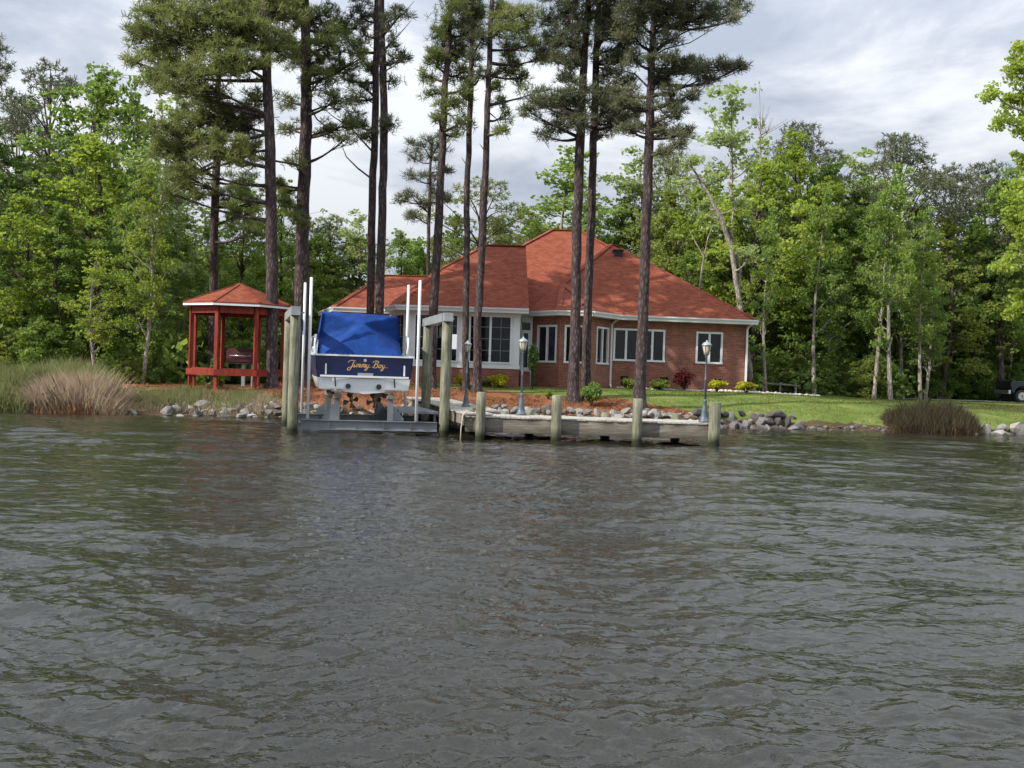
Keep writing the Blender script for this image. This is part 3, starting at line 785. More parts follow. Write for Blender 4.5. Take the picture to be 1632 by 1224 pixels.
# ================================================================== GAZEBO
GC = Vector((at(378, 625, 41).x, 41.0, gh(-11, 41)))
GZ = GC.z
gaz = empty('gazebo', (GC.x, GC.y, GZ), 'octagonal open gazebo of red stained posts with a shingled roof and white fascia', 'gazebo')
def oc(k, r, z, a0=10.0):
    t = R(a0 + 45 * k); return Vector((GC.x + r * math.cos(t), GC.y - r * math.sin(t), z))
RP, RR = 1.93, 2.27
zt = GZ + 3.22
for k in range(8):
    p = oc(k, RP, GZ - 0.1); t = R(10 + 45 * k); rad = Vector((math.cos(t), -math.sin(t), 0)); 
    m = MB(); a = p; b = Vector((p.x, p.y, zt - 0.02)); m.bar(a, b, 0.14, 0.14, up=rad)
    m.build('post', M['red_wood'], gaz)
for k in range(8):
    a, b = oc(k, RP, zt - 0.15), oc(k + 1, RP, zt - 0.15); d = (b - a).normalized()
    MB().bar(a + d * 0.09, b - d * 0.09, 0.12, 0.26).build('beam', M['red_wood'], gaz)
    a, b = oc(k, RR, zt + 0.07), oc(k + 1, RR, zt + 0.07)
    MB().bar(a, b, 0.04, 0.13).build('fascia', M['white_paint'], gaz)
for k in (0, 1, 2, 3):                              # low boards on the water side
    a, b = oc(k, RP + 0.02, GZ + 0.62), oc(k + 1, RP + 0.02, GZ + 0.62); d = (b - a).normalized(); n = Vector((d.y, -d.x, 0)); n = n if n.dot(a - GC) > 0 else -n
    if k == 3: b = a + (b - a) * 0.98
    o_ = n * 0.12
    MB().bar(a - d * 0.06 + o_, b + d * 0.06 + o_, 0.045, 0.24).build('rail_board', M['red_wood'], gaz)
    MB().bar(a + d * 0.1 - n * 0.14 + Vector((0, 0, .14)), b - d * 0.1 - n * 0.14 + Vector((0, 0, .14)), 0.36, 0.04).build('bench_seat', M['red_wood'], gaz)
apex = Vector((GC.x, GC.y, zt + 1.02))
for k in range(8):
    a, b = oc(k, RR + .03, zt + 0.14), oc(k + 1, RR + .03, zt + 0.14)
    MB().prism([a, b, apex], (0, 0, -0.05)).build('roof_panel', M['shingle'], gaz)
m = MB()
for k in range(8): m.bar(oc(k, RR, zt + .16), apex + Vector((0, 0, .01)), 0.14, 0.03)
m.build('hip_cap', M['shingle'], gaz)
# covered grill inside
gr = empty('grill', (GC.x + .05, GC.y + .5, GZ), 'dark maroon hooded box grill standing on pale legs inside the gazebo', 'grill')
m = MB(); X, Y = GC.x + .05, GC.y + .5
pr = [(-.28, 1.05), (.28, 1.05), (.3, 1.3), (.2, 1.52), (-.05, 1.6), (-.3, 1.45), (-.3, 1.2)]
m.prism([(X - .6, Y + a, GZ + b) for a, b in pr], (1.2, 0, 0)); m.build('hood', M['maroon'], gr)
MB().box((X - .56, Y - .25, GZ + .98), (X + .56, Y + .25, GZ + 1.048)).build('firebox', M['black'], gr)
MB().tube([(X - .45, Y - .36, GZ + 1.3), (X + .45, Y - .36, GZ + 1.3)], .018).build('handle', M['chrome'], gr)
for a in (-.02, .38):
    MB().box((X + a, Y - .06, GZ), (X + a + .14, Y + .06, GZ + .978)).build('leg', M['galvanised'], gr)
# ================================================================== BOAT LIFT
rnd = random.Random(11)
def piling(x, y, ztop, r, name='piling', parent=None, zb=-1.6, lean=0.0, mat='piling'):
    m = MB(); n = 7
    pts = [(x + lean * (i / n), y, zb + (ztop - zb) * i / n) for i in range(n + 1)]
    rad = [r * (1.06 - 0.09 * i / n) * (1 + rnd.uniform(-.02, .02)) for i in range(n + 1)]
    pts.append((x + lean, y, ztop + 0.012)); rad.append(rad[-1] * 0.9)
    m.tube(pts, rad, 12, jit=0.025, rnd=rnd)
    return m.build(name, M[mat], parent)
lift = empty('boat_lift', (-4.6, 31.0, -0.4), 'four post boat lift with grey beams and tall white guide poles', 'boat lift')
PFL, PFR, PBL, PBR = (-6.25, 28.7), (-1.97, 29.6), (-7.25, 32.4), (-2.85, 33.3)
for (x, y) in (PFL, PFR, PBL, PBR): piling(x, y, 3.33, 0.145, parent=lift)
for a, b in ((PFL, PBL), (PFR, PBR)):
    va, vb = Vector((a[0], a[1], 3.475)), Vector((b[0], b[1], 3.475)); d = (vb - va).normalized()
    MB().bar(va - d * 0.28, vb + d * 0.35, 0.26, 0.25).build('cap_beam', M['galvanised'], lift)
    m = MB(); mid = va.lerp(vb, 0.28); m.bar(mid + Vector((.17, 0, -.35)), mid + d * 0.6 + Vector((.17, 0, -.35)), 0.26, 0.34); m.build('winch_motor', M['black'], lift)
    for q in (va, vb):
        MB().tube([(q.x + 0.16, q.y - 0.02, 3.35), (q.x + 0.16, q.y - 0.02, 0.3)], 0.008, 5).build('cable', M['grey_metal'], lift)
    MB().tube([va - Vector((-.17, -.3, .02)), vb - Vector((-.17, .3, .02))], 0.03, 8).build('drive_shaft', M['galvanised'], lift)
MB().box((-1.80, 29.5, 2.55), (-1.66, 29.68, 2.98)).build('control_box', M['trim_white'], lift)
def ibeam(a, b, z0, z1, name='cradle_beam'):
    m = MB(); a, b = Vector(a), Vector(b); zc = (z0 + z1) / 2
    A_, B_ = Vector((a.x, a.y, zc)), Vector((b.x, b.y, zc))
    m.bar(A_, B_, 0.03, z1 - z0 - 0.044); m.bar(A_ + Vector((0, 0, (z1 - z0) / 2 - .011)), B_ + Vector((0, 0, (z1 - z0) / 2 - .011)), 0.2, 0.02)
    m.bar(A_ - Vector((0, 0, (z1 - z0) / 2 - .011)), B_ - Vector((0, 0, (z1 - z0) / 2 - .011)), 0.2, 0.02)
    d = (B_ - A_)
    for k in range(1, 5):
        p = A_ + d * (k / 5.0); m.bar(p - d.normalized() * .008, p + d.normalized() * .008, 0.16, z1 - z0 - 0.05)
    return m.build(name, M['grey_metal'], lift)
fa, fb = Vector((PFL[0] + .2, PFL[1] + .25, 0)), Vector((PFR[0] - .2, PFR[1] - .05, 0))
ra, rb = Vector((PBL[0] + .2, PBL[1] - .15, 0)), Vector((PBR[0] - .2, PBR[1] - .15, 0))
ibeam(fa, fb, 0.10, 0.38); ibeam(ra, rb, 0.10, 0.38)
def gpole(px, y, zt, zb=0.40):
    x = gx(px, y, 1.0)
    MB().tube([(x, y, zb), (x, y, zt), (x, y, zt + .02)], [0.045, 0.043, 0.026], 10).build('guide_pole', M['pvc'], lift)
def on(a, b, x): t = (x - a.x) / (b.x - a.x); return a.y + (b.y - a.y) * t
gpole(491, 28.98, 4.46); gpole(481.5, 32.35, 4.57); gpole(664, 29.32, 4.50); gpole(646, 33.1, 4.66)
hd = Vector((-0.2504, 0.9681, 0)); rt = Vector((0.9681, 0.2504, 0))
ST = Vector((-4.32, 29.35, 1.15))                 # keel at the transom
for sgn in (-1, 1):
    for k, yy in enumerate((0.25, 3.5)):
        p = ST + rt * (0.78 * sgn) + hd * (yy - 0.35); f = Vector((p.x, p.y, 0.385))
        # wedge shaped bunk bracket
        w = rt * 0.085; t2 = rt * (0.40 * sgn)
        m = MB(); m.prism([f - w, f + w, f + w * 0.9 + Vector((0, 0, .80)), f - w * 0.9 + Vector((0, 0, .80))], hd * 0.05)
        m.prism([f + w * sgn + hd * .06, f + t2 + hd * .06, f + t2 + hd * .06 + Vector((0, 0, .07)), f + w * sgn + hd * .06 + Vector((0, 0, .45))], hd * 0.04)
        m.build('bunk_bracket', M['grey_metal'], lift)
    a = ST + rt * (0.78 * sgn) + hd * (-0.2); b = ST + rt * (0.78 * sgn) + hd * 4.4
    MB().bar(Vector((a.x, a.y, 1.20 - .13)), Vector((b.x, b.y, 1.20 - .13)), 0.22, 0.10).build('bunk', M['fascia_wood'], lift)
# catwalk along the starboard side
a, b = Vector((-2.72, 29.75, .64)), Vector((-3.62, 33.2, .64))
MB().bar(a, b, 1.15, 0.07).build('catwalk', M['grey_metal'], lift)
for t in (0.05, .5, .95):
    p = a.lerp(b, t); MB().bar(p + rt * .5 - Vector((0, 0, .04)), p + rt * .5 - Vector((0, 0, .30)), .06, .06, up=(0, 1, 0)).build('catwalk_strut', M['grey_metal'], lift)

# ================================================================== BOAT
boat = empty('boat', ST, 'navy blue motor boat with white bottom under a blue canvas cover', 'boat', rz=R(14.5))
ST_ = [  # y, half gunwale, z gunwale, half stripe, z stripe, half chine, z chine, z keel
    (0.0, 1.42, 1.09, 1.35, .46, 1.30, .13, 0.0), (1.3, 1.45, 1.12, 1.38, .48, 1.31, .16, 0.0), (2.6, 1.45, 1.18, 1.37, .52, 1.27, .22, 0.0),
    (4.0, 1.38, 1.28, 1.25, .60, 1.12, .33, 0.0), (5.2, 1.14, 1.40, .95, .74, .80, .50, .06), (6.2, .78, 1.52, .56, .92, .44, .72, .22), (7.0, .36, 1.62, .22, 1.15, .15, 1.0, .62), (7.45, .03, 1.69, .025, 1.4, .02, 1.33, 1.22)]
def skin(cols):
    """cols: list of functions giving a point per station; returns a lofted sheet"""
    vs_ = []; fs = []
    for s in ST_:
        for c in cols: vs_.append(c(s))
    k = len(cols)
    for i in range(len(ST_) - 1):
        for j in range(k - 1):
            a = i * k + j; fs.append((a, a + 1, a + 1 + k, a + k))
    return vs_, fs
m = MB()
for g in (-1, 1):
    vs_, fs = skin([lambda s, g=g: (s[1] * g, s[0], s[2]), lambda s, g=g: ((s[1] * .5 + s[3] * .5 + .015) * g, s[0], (s[2] + s[4]) / 2), lambda s, g=g: (s[3] * g, s[0], s[4])])
    m.add(vs_, fs, True)
s = ST_[0]
m.add([(-s[1], 0, s[2]), (s[1], 0, s[2]), (s[3], 0, s[4]), (-s[3], 0, s[4]), (-.7, -.05, s[2] + .01), (0, -.07, s[2] + .015), (.7, -.05, s[2] + .01), (-.7, -.05, s[4]), (0, -.07, s[4]), (.7, -.05, s[4])],
      [(0, 4, 7, 3), (4, 5, 8, 7), (5, 6, 9, 8), (6, 1, 2, 9)], True)
m.build('topsides', M['navy'], boat, local=True)
m = MB()
for g in (-1, 1):
    vs_, fs = skin([lambda s, g=g: (s[3] * g, s[0], s[4]), lambda s, g=g: (s[5] * g, s[0], s[6]), lambda s, g=g: (s[5] * .5 * g, s[0], s[7] + (s[6] - s[7]) * .42), lambda s, g=g: (0, s[0], s[7])])
    m.add(vs_, fs, True)
m.add([(-s[3], 0, s[4]), (s[3], 0, s[4]), (s[5], 0, s[6]), (0, -.02, s[7]), (-s[5], 0, s[6]), (-.7, -.05, s[4]), (0, -.07, s[4]), (.7, -.05, s[4]), (-.65, -.03, .065), (.65, -.03, .065)],
      [(0, 5, 8, 4), (5, 6, 3, 8), (6, 7, 9, 3), (7, 1, 2, 9)], True)
hullb = m.build('hull_bottom', M['gelcoat'], boat, local=True)
# gunwale cap and deck
m = MB()
for g in (-1, 1):
    prev = None
    for s in ST_:
        p = Vector((s[1] * g, s[0], s[2] + .02))
        if prev is not None: m.bar(prev, p, .09, .05)
        prev = p
m.bar((-1.42, -.03, 1.11), (1.42, -.03, 1.11), .10, .045)
m.build('gunwale', M['gelcoat'], boat, local=True)
vs_, fs = skin([lambda s: (-s[1] + .03, s[0], s[2] - .01), lambda s: (0, s[0], s[2] + .05), lambda s: (s[1] - .03, s[0], s[2] - .01)])
MB().add(vs_, fs, True).build('deck', M['gelcoat'], boat, local=True)
m = MB(); m.prism([(-.95, 3.4, 1.25), (.95, 3.4, 1.25), (.85, 3.6, 1.75), (-.85, 3.6, 1.75)], (0, 1.6, .05)); m.build('cabin', M['gelcoat'], boat, local=True)
m = MB().bar((-1.28, -.115, .505), (1.28, -.115, .505), .07, .055); m.build('rub_strake', M['gelcoat'], boat, local=True)
MB().bar((-.20, -.09, .57), (.24, -.09, .57), .05, .085).build('swim_ladder_plate', M['galvanised'], boat, local=True)
for xx in (-1.12, 1.16): MB().box((xx - .022, -.055, .55), (xx + .022, -.035, .86)).build('trim_strip', M['gelcoat'], boat, local=True)
for xx in (-.47, .42):
    m = MB(); m.tube([(xx, .03, .22), (xx, -.10, .22)], .075, 14); m.build('exhaust_outlet', M['black'], boat, local=True)
for xx in (-.86, .86):
    MB().bar((xx, -.12, .46), (xx + .03, -.10, .2), .035, .05, up=(0, 1, 0)).build('trim_tab_ram', M['black'], boat, local=True)
    MB().box((xx - .25, -.28, .135), (xx + .25, -.052, .150)).build('trim_tab', M['galvanised'], boat, local=True)
m = MB(); m.tube([(0.0, -.06, .98), (0.0, -.085, .98)], .045, 16); m.build('stern_light', M['chrome'], boat, local=True)
for g in (-1, 1):                                  # shafts, props, rudders
    xx = .34 * g
    m = MB(); m.tube([(xx, 1.6, .06), (xx, .35, -.22)], .02, 6); m.bar((xx, .5, -.2), (xx, .55, .04), .02, .08, up=(0, 1, 0)); m.build('propeller_shaft', M['bronze'], boat, local=True)
    m = MB()
    for b_ in range(4):
        t = b_ * math.pi / 2 + .3; c, s_ = math.cos(t), math.sin(t)
        m.prism([(xx + .03 * c, .36, -.22 + .03 * s_), (xx + .2 * c - .08 * s_, .33, -.22 + .2 * s_ + .08 * c), (xx + .24 * c, .36, -.22 + .24 * s_), (xx + .18 * c + .09 * s_, .40, -.22 + .18 * s_ - .09 * c)], (0, .015, 0))
    m.tube([(xx, .28, -.22), (xx, .42, -.22)], .04, 8); m.build('propeller', M['bronze'], boat, local=True)
    m = MB(); m.prism([(xx, .05, -.42), (xx, .28, -.40), (xx, .24, .05), (xx, .07, .05)], (.03, 0, 0)); m.build('rudder', M['bronze'], boat, local=True)
# bow rail and port side fittings
m = MB()
for g in (-1, 1):
    pts = [(s[1] * g * .96, s[0], s[2] + .42) for s in ST_[3:]]
    m.tube([(pts[0][0], pts[0][1] - .2, pts[0][2] - .4)] + pts, .016, 6)
    for q in pts: m.tube([(q[0], q[1], q[2] - .40), q], .012, 5)
m.build('bow_rail', M['chrome'], boat, local=True)
m = MB(); m.prism([(-1.36, .9, 1.15), (-1.30, 2.6, 1.2), (-1.22, 2.5, 1.62), (-1.30, 1.4, 1.50)], (.03, 0, 0)); m.build('side_coaming', M['gelcoat'], boat, local=True)
for g in (-1, 1):
    m = MB(); m.tube([(-1.36 * g, .9, 1.14), (-1.40 * g, .9, 1.42), (-1.38 * g, .9, 1.72)], [.05, .03, .04], 8); m.build('rod_holder', M['gelcoat'], boat, local=True)
# canvas cover
bmc = bmesh.new()
cv = dict(P=(-.02, .62, 2.10), TL=(-1.17, 1.35, 2.42), TM=(-.05, 1.25, 2.41), TR=(1.13, 1.35, 2.36), ML=(-1.25, 1.5, 1.62), BL=(-1.30, 1.45, 1.12), TBL=(-1.10, -.01, 1.13), TBM=(-.02, -.05, 1.14), TBR=(1.08, -.01, 1.13),
          MR=(1.2, 1.5, 1.6), BR=(1.30, 1.45, 1.12), FL=(-1.08, 3.7, 2.35), FM=(0, 3.72, 2.46), FR=(1.05, 3.7, 2.33), GL=(-1.25, 3.75, 1.22), GR=(1.25, 3.75, 1.22), FB=(0, 4.1, 1.4))
bv = {k: bmc.verts.new(v) for k, v in cv.items()}
for f in ('TL TM P', 'TM TR P', 'TL P ML', 'ML P TBL', 'ML TBL BL', 'TBL P TBM', 'TBM P TBR', 'TBR P MR', 'MR P TR', 'MR BR TBR', 'TL FL FM TM', 'TM FM FR TR', 'TL ML BL', 'BL GL FL TL', 'TR BR MR', 'TR FR GR BR', 'FL GL FB FM', 'FM FB GR FR'):
    bmc.faces.new([bv[k] for k in f.split()])
bmesh.ops.triangulate(bmc, faces=bmc.faces)
bmesh.ops.subdivide_edges(bmc, edges=bmc.edges, cuts=7, use_grid_fill=True)
for v in bmc.verts:
    p = v.co; edge = min(1, max(0, (p.z - 1.14) * 3))
    n1 = noise.noise(Vector((p.x * 1.6, p.y * 1.6, p.z * 4.0))); n2 = noise.noise(Vector((p.x * 5 + 3, p.y * 3, p.z * 7)))
    sag = -0.05 * math.sin(min(1, max(0, p.y / 1.1)) * math.pi) if p.y < 1.1 else 0
    # tension folds fanning out from the ridge pole
    dx, dz = p.x, 2.27 - p.z; fan = math.sin(math.atan2(dx, dz + .05) * 9) * .022 * min(1, dz * 1.2) if p.y < 1.15 else 0
    v.co += Vector((0, -1, .4)) * ((n1 * .022 + n2 * .010 + fan * .6 + sag * .5) * edge) + Vector((0, 0, n2 * .02 * edge))
me = bpy.data.meshes.new('canvas_cover'); bmesh.ops.recalc_face_normals(bmc, faces=bmc.faces); bmc.to_mesh(me); bmc.free()
link_mesh('canvas_cover', me, M['canvas'], boat, smooth=True)
# snaps along the lower hem
m = MB()
for i in range(15):
    x_ = -1.02 + i * .146; m.tube([(x_, -.10, 1.15), (x_, -.115, 1.15)], .012, 6)
m.build('cover_snap', M['chrome'], boat, local=True)
# name in gold script on the transom
def crom(pts, k=7):
    out = []; P_ = [pts[0]] + list(pts) + [pts[-1]]
    for i in range(1, len(P_) - 2):
        p0, p1, p2, p3 = [Vector((q[0], q[1])) for q in P_[i - 1:i + 3]]
        for j in range(k):
            t = j / k
            out.append(0.5 * ((2 * p1) + (p2 - p0) * t + (2 * p0 - 5 * p1 + 4 * p2 - p3) * t * t + (3 * p1 - p0 - 3 * p2 + p3) * t ** 3))
    out.append(Vector(pts[-1])); return out
mstroke = [(2.05, .5), (2.25, 1.0), (2.2, .5), (2.1, .0)], [(2.13, .4), (2.45, .95), (2.72, .9), (2.7, .5), (2.6, .0)], [(2.64, .4), (2.95, .95), (3.22, .88), (3.15, .3), (3.3, .0), (3.6, .35)]
ystroke = [(5.3, 1.0), (5.22, .4), (5.4, .05), (5.75, .25), (5.98, 1.0)], [(5.98, 1.0), (5.8, .1), (5.5, -.7), (5.1, -.95), (5.0, -.6), (5.5, -.15), (6.1, .1), (6.6, .2)]
strokes = [[(-.55, 1.35), (-.35, 1.9), (.3, 2.15), (1.0, 2.0), (1.55, 2.15)], [(1.15, 2.05), (1.0, 1.3), (.75, .2), (.35, -.75), (-.15, -1.0), (-.5, -.65), (-.2, -.2), (.5, .05), (1.1, .35), (1.5, 1.0)],
           [(1.5, 1.0), (1.38, .4), (1.5, .02), (1.8, .2), (2.05, .6)], [(1.72, 1.45), (1.80, 1.52)]]
strokes += [list(q) for q in mstroke] + [[(x + 1.6, y) for x, y in q] for q in mstroke] + [list(q) for q in ystroke]
strokes += [[(8.0, 2.0), (7.85, 1.2), (7.55, .1)], [(7.0, 1.5), (7.35, 2.05), (8.2, 2.2), (8.75, 1.85), (8.5, 1.3), (7.95, 1.1)], [(7.95, 1.1), (8.65, 1.0), (8.75, .45), (8.2, -.02), (7.4, .05), (7.0, .35)],
            [(9.45, 1.0), (9.15, .7), (9.15, .15), (9.5, .0), (9.8, .45), (9.7, .95), (9.4, 1.0), (9.9, .75), (10.2, .8)]]
strokes += [[(x + 5.0, y) for x, y in q] for q in ystroke] + [[(11.8, .15), (12.0, .05)]]
m = MB(); U = .093
for st in strokes:
    pts = crom(st); n = len(pts); vs_ = []
    for i, p in enumerate(pts):
        d = pts[min(i + 1, n - 1)] - pts[max(i - 1, 0)]
        d = d.normalized() if d.length > 1e-6 else Vector((1, 0))
        w = (.08 + .08 * abs(d.y) * (1 if d.y < 0 else .45)) * (0.55 + 0.45 * math.sin(math.pi * min(1, max(0, (i + 1) / (n + 1)))))
        s_ = Vector((-d.y, d.x))
        for g in (-1, 1):
            q = p + s_ * (w * g); X_ = (q.x - 5.6 + q.y * .18) * U + .07; Z_ = .775 + q.y * U
            yy = -.052 - .02 * (1 - abs(X_) / .7) - .008
            vs_.append((X_, yy, Z_))
    k = len(vs_); vs2 = vs_ + [(a, b + .01, c) for a, b, c in vs_]
    fs = []
    for i in range(n - 1):
        a = 2 * i; fs += [(a, a + 1, a + 3, a + 2), (a + k, a + 2 + k, a + 3 + k, a + 1 + k), (a, a + 2, a + 2 + k, a + k), (a + 1, a + 1 + k, a + 3 + k, a + 3)]
    m.add(vs2, fs)
m.build('name_lettering', M['gold'], boat, local=True)

# ================================================================== DOCK
ZD = 0.68
dock = empty('dock', (2.2, 29.5, -0.4), 'low timber dock with round pilings and wide grey fascia boards', 'dock')
DF = 28.5; DB = 30.35
xl, xr = gx(741, DF, .4), gx(1131, DF, .4)
fp = [(765, 1.33, .135), (887, 1.30, .145), (1016, 1.28, .145), (1137.5, 1.25, .17)]
fx = []
for px, zt_, r in fp:
    x = gx(px, DF - .17, .6); fx.append(x); piling(x, DF - .19, zt_, r, parent=dock, lean=rnd.uniform(-.01, .03))
for px, zt_ in ((752, .80), (844, .80), (965, .78), (1077, .80)):
    piling(gx(px, DB, .5), DB + .02, zt_, .14, parent=dock)
edges = [xl] + fx[1:3] + [xr]
for a, b in zip(edges[:-1], edges[1:]):
    MB().box((a + .004, DF, .20), (b - .004, DF + .06, .60)).build('fascia_board', M['fascia_wood'], dock)
    MB().box((a + .004, DB - .18, .22), (b - .004, DB - .13, .60)).build('stringer', M['fascia_wood'], dock)
MB().box((xr - .05, DF + .062, .22), (xr, DB - .19, .60)).build('fascia_board', M['fascia_wood'], dock)
MB().box((xl, DF + .062, .22), (xl + .05, DB - .19, .60)).build('fascia_board', M['fascia_wood'], dock)
def plank(lo, hi, pr=dock):
    j = rnd.uniform(-.004, .004)
    return MB().box((lo[0], lo[1] + rnd.uniform(-.015, .015), lo[2] + j), (hi[0], hi[1] + rnd.uniform(-.015, .015), hi[2] + j)).build('deck_board', M['deck_wood'], pr)
x = xl + .002
while x < xr - .05:
    plank((x, DF - .03, .61), (min(x + .138, xr + .02), DB - .10, .65)); x += .143
# walkway to the bank, slightly higher
W0 = Vector((-.58, 28.62, 0)); wl_ = 11.2; hw = .78
n = int(wl_ / .15)
for i in range(n):
    p = W0 + hd * (.05 + i * .15); z = .70 + .0012 * i
    q = p + hd * .07
    a = q - rt * hw; b = q + rt * hw
    if b.y < DB - .05 and b.x > xl - .03: b = q + rt * max(.1, (xl - .04 - q.x) / rt.x)
    MB().bar(Vector((a.x, a.y, z)), Vector((b.x, b.y, z)), .142, .04).build('deck_board', M['deck_wood'], dock)
for g in (-1, 1):
    a = W0 + rt * (hw - .06) * g + hd * (.05 if g < 0 else 1.9); b = W0 + hd * wl_ + rt * (hw - .06) * g
    MB().bar(Vector((a.x, a.y, .53)), Vector((b.x, b.y, .56)), .06, .27).build('stringer', M['fascia_wood'], dock)
for t in (.15, 3.6, 6.6, 9.2):
    for g in (-1, 1):
        p = W0 + hd * t + rt * (hw - .2) * g
        if p.y < DB and p.x > xl - .2: continue
        piling(p.x, p.y, .50, .12, parent=dock)
m = MB(); m.bar((W0.x - .76, W0.y - .23, .52), (xl - .01, W0.y - .03, .52), .05, .28); m.build('fascia_board', M['fascia_wood'], dock)
for tpx in ((822, .14), (945, .14)):
    pass
# mooring rope hanging from the near corner
x0 = gx(736, 28.35, .3)
m = MB(); m.tube([(x0 + .35, 28.42, .78), (x0 + .12, 28.40, .80), (x0 + .02, 28.36, .66), (x0 - .02, 28.34, .3), (x0 - .03, 28.34, -.2)], .018, 6)
tag(m.build('mooring_rope', M['rope']), 'pale rope hanging from the left end of the dock into the water', 'rope')

# ---- lamp posts
def make_lamp():
    root = empty('lamp_post', (0, 0, 0))
    m = MB(); m.lathe((0, 0, 0), [(.17, 0), (.17, .03), (.13, .06), (.105, .16), (.07, .42), (.05, .58), (.062, .60), (.045, .63), (.04, .66)], 14); m.build('base', M['lamp_metal'], root, local=True)
    m = MB(); m.lathe((0, 0, 0), [(.036, .661), (.027, 1.2), (.036, 1.21), (.036, 1.24), (.026, 1.26), (.022, 1.86), (.05, 1.88), (.03, 1.91), (.055, 1.94), (.075, 1.955)], 12); m.build('shaft', M['lamp_metal'], root, local=True)
    m = MB(); m.lathe((0, 0, 0), [(.065, 1.957), (.09, 2.05), (.125, 2.20), (.125, 2.215)], 14); lan = m.build('lantern_glass', M['lamp_glass'], root, local=True)
    m = MB()
    for k in range(6):
        t = k * math.pi / 3; m.bar((.068 * math.cos(t), .068 * math.sin(t), 1.955), (.131 * math.cos(t), .131 * math.sin(t), 2.215), .014, .010, up=(math.cos(t), math.sin(t), 0))
    m.build('lantern_frame', M['lamp_metal'], lan, local=True)
    m = MB(); m.lathe((0, 0, 0), [(.150, 2.216), (.150, 2.235), (.125, 2.27), (.08, 2.31), (.03, 2.33), (.022, 2.36), (.008, 2.38)], 14); m.build('lantern_cap', M['galvanised'], root, local=True)
    return root
lamp0 = make_lamp()
LG = 'old fashioned lamp posts along the dock'
specs = [(1122.5, 28.95, .655, 2.36, 'dark lamp post at the right end of the dock beside the last piling'),
         (830.5, 30.0, .655, 2.33, 'dark lamp post on the dock in front of the white door'),
         (742.5, 32.6, .735, 2.16, 'small lamp post on the walkway in front of the sunroom pine trunks'),
         (676, 35.4, .75, 2.02, 'farthest lamp post, half hidden behind the right pilings of the boat lift')]
for i, (px, d, z, h, lab) in enumerate(specs):
    o = lamp0 if i == 0 else dup(lamp0)
    o.location = (gx(px, d, z), d, z + .012); o.scale = (1.0 if i < 2 else .9, 1.0 if i < 2 else .9, h / 2.38)
    tag(o, lab, 'lamp post', LG)

# ================================================================== STONES
def rock_mesh(seed, sub=2):
    r = random.Random(seed); bm = bmesh.new(); bmesh.ops.create_icosphere(bm, subdivisions=sub, radius=.5)
    off = Vector((r.uniform(0, 50),) * 3); planes = []
    for _ in range(9):
        n = Vector((r.gauss(0, 1), r.gauss(0, 1), r.gauss(0, 1))).normalized(); planes.append((n, r.uniform(.17, .36)))
    for v in bm.verts:
        for n, dd in planes:
            e_ = v.co.dot(n) - dd
            if e_ > 0: v.co -= n * e_
        v.co += v.co.normalized() * .05 * noise.noise(v.co * 5 + off)
    me = bpy.data.meshes.new('rock'); bm.to_mesh(me); bm.free(); return me
RM = [rock_mesh(s) for s in range(8)]; RMD = [me.copy() for me in RM]
for me in RM: me.materials.append(M['rock'])
for me in RMD: me.materials.append(M['rock_dark'])
def put_rock(root, me, p, s, pile='rock'):
    o = bpy.data.objects.new(pile, me); COL.objects.link(o); o.parent = root
    o.location = Vector(p) - Vector(root.location); o.rotation_euler = (rnd.uniform(-.5, .5), rnd.uniform(-.5, .5), rnd.uniform(0, 6.28)); o.scale = (s * rnd.uniform(.9, 1.7), s * rnd.uniform(.8, 1.2), s * rnd.uniform(.65, 1.15))
    return o
def bank(root, x0, x1, rows, meshes, step=.42, smin=.3, smax=.6, lift_=0.0, keep=1.0):
    for row, (s, zz) in enumerate(rows):
        x = x0 + rnd.uniform(0, step)
        while x < x1:
            if rnd.random() < keep:
                y = shore(x) + s + rnd.uniform(-.12, .12); k = rnd.uniform(smin, smax) * (1.15 if rnd.random() < .15 else 1)
                put_rock(root, rnd.choice(meshes), (x, y, max(gh(x, y), -.05) + zz + lift_), k)
            x += step * rnd.uniform(.7, 1.3)
bankL = empty('riprap_bank', (-9, 36.3, 0), 'pale grey riprap stones on the bank below the gazebo', 'rock bank')
bank(bankL, -12.3, -3.6, [(-.05, .0), (.25, .05), (.5, .07)], RM, .31, .20, .50, keep=.9)
bankM = empty('riprap_bank', (2.5, 38.8, 0), 'long band of grey riprap stones behind the dock, under the pine straw bed', 'rock bank')
bank(bankM, -3.5, 7.3, [(-.1, .0), (.2, .05), (.48, .08), (.7, .05)], RM, .28, .20, .46, keep=.95)
bankR = empty('riprap_bank', (10.5, 39.6, 0), 'low dark stones along the lawn edge right of the dock', 'rock bank')
bank(bankR, 7.4, 11.6, [(-.1, .0), (.25, .06), (.6, .10)], RMD, .34, .3, .6)
bank(bankR, 11.6, 15.4, [(-.05, -.02), (.15, .0)], RMD, .34, .16, .32)
bankF = empty('riprap_bank', (19.4, 40.6, 0), 'few pale boulders at the water edge at the far right', 'rock bank')
bank(bankF, 15.4, 18.6, [(-.05, .0)], RMD, .45, .16, .34, keep=.7)
bank(bankF, 18.5, 23.5, [(-.15, .03), (.2, .12)], RM, .5, .35, .75)
# one bigger pale slab and a few scattered stones at the left
put_rock(bankL, RM[2], (-12.3, shore(-12.3) + .1, .10), .8); put_rock(bankL, RM[5], (-11.3, shore(-11.3), .1), .5); put_rock(bankL, RM[1], (-13.5, shore(-13.5), .1), .3)
put_rock(bankF, RM[3], (gx(1624, 40.6, .2), 40.5, .22), .8)
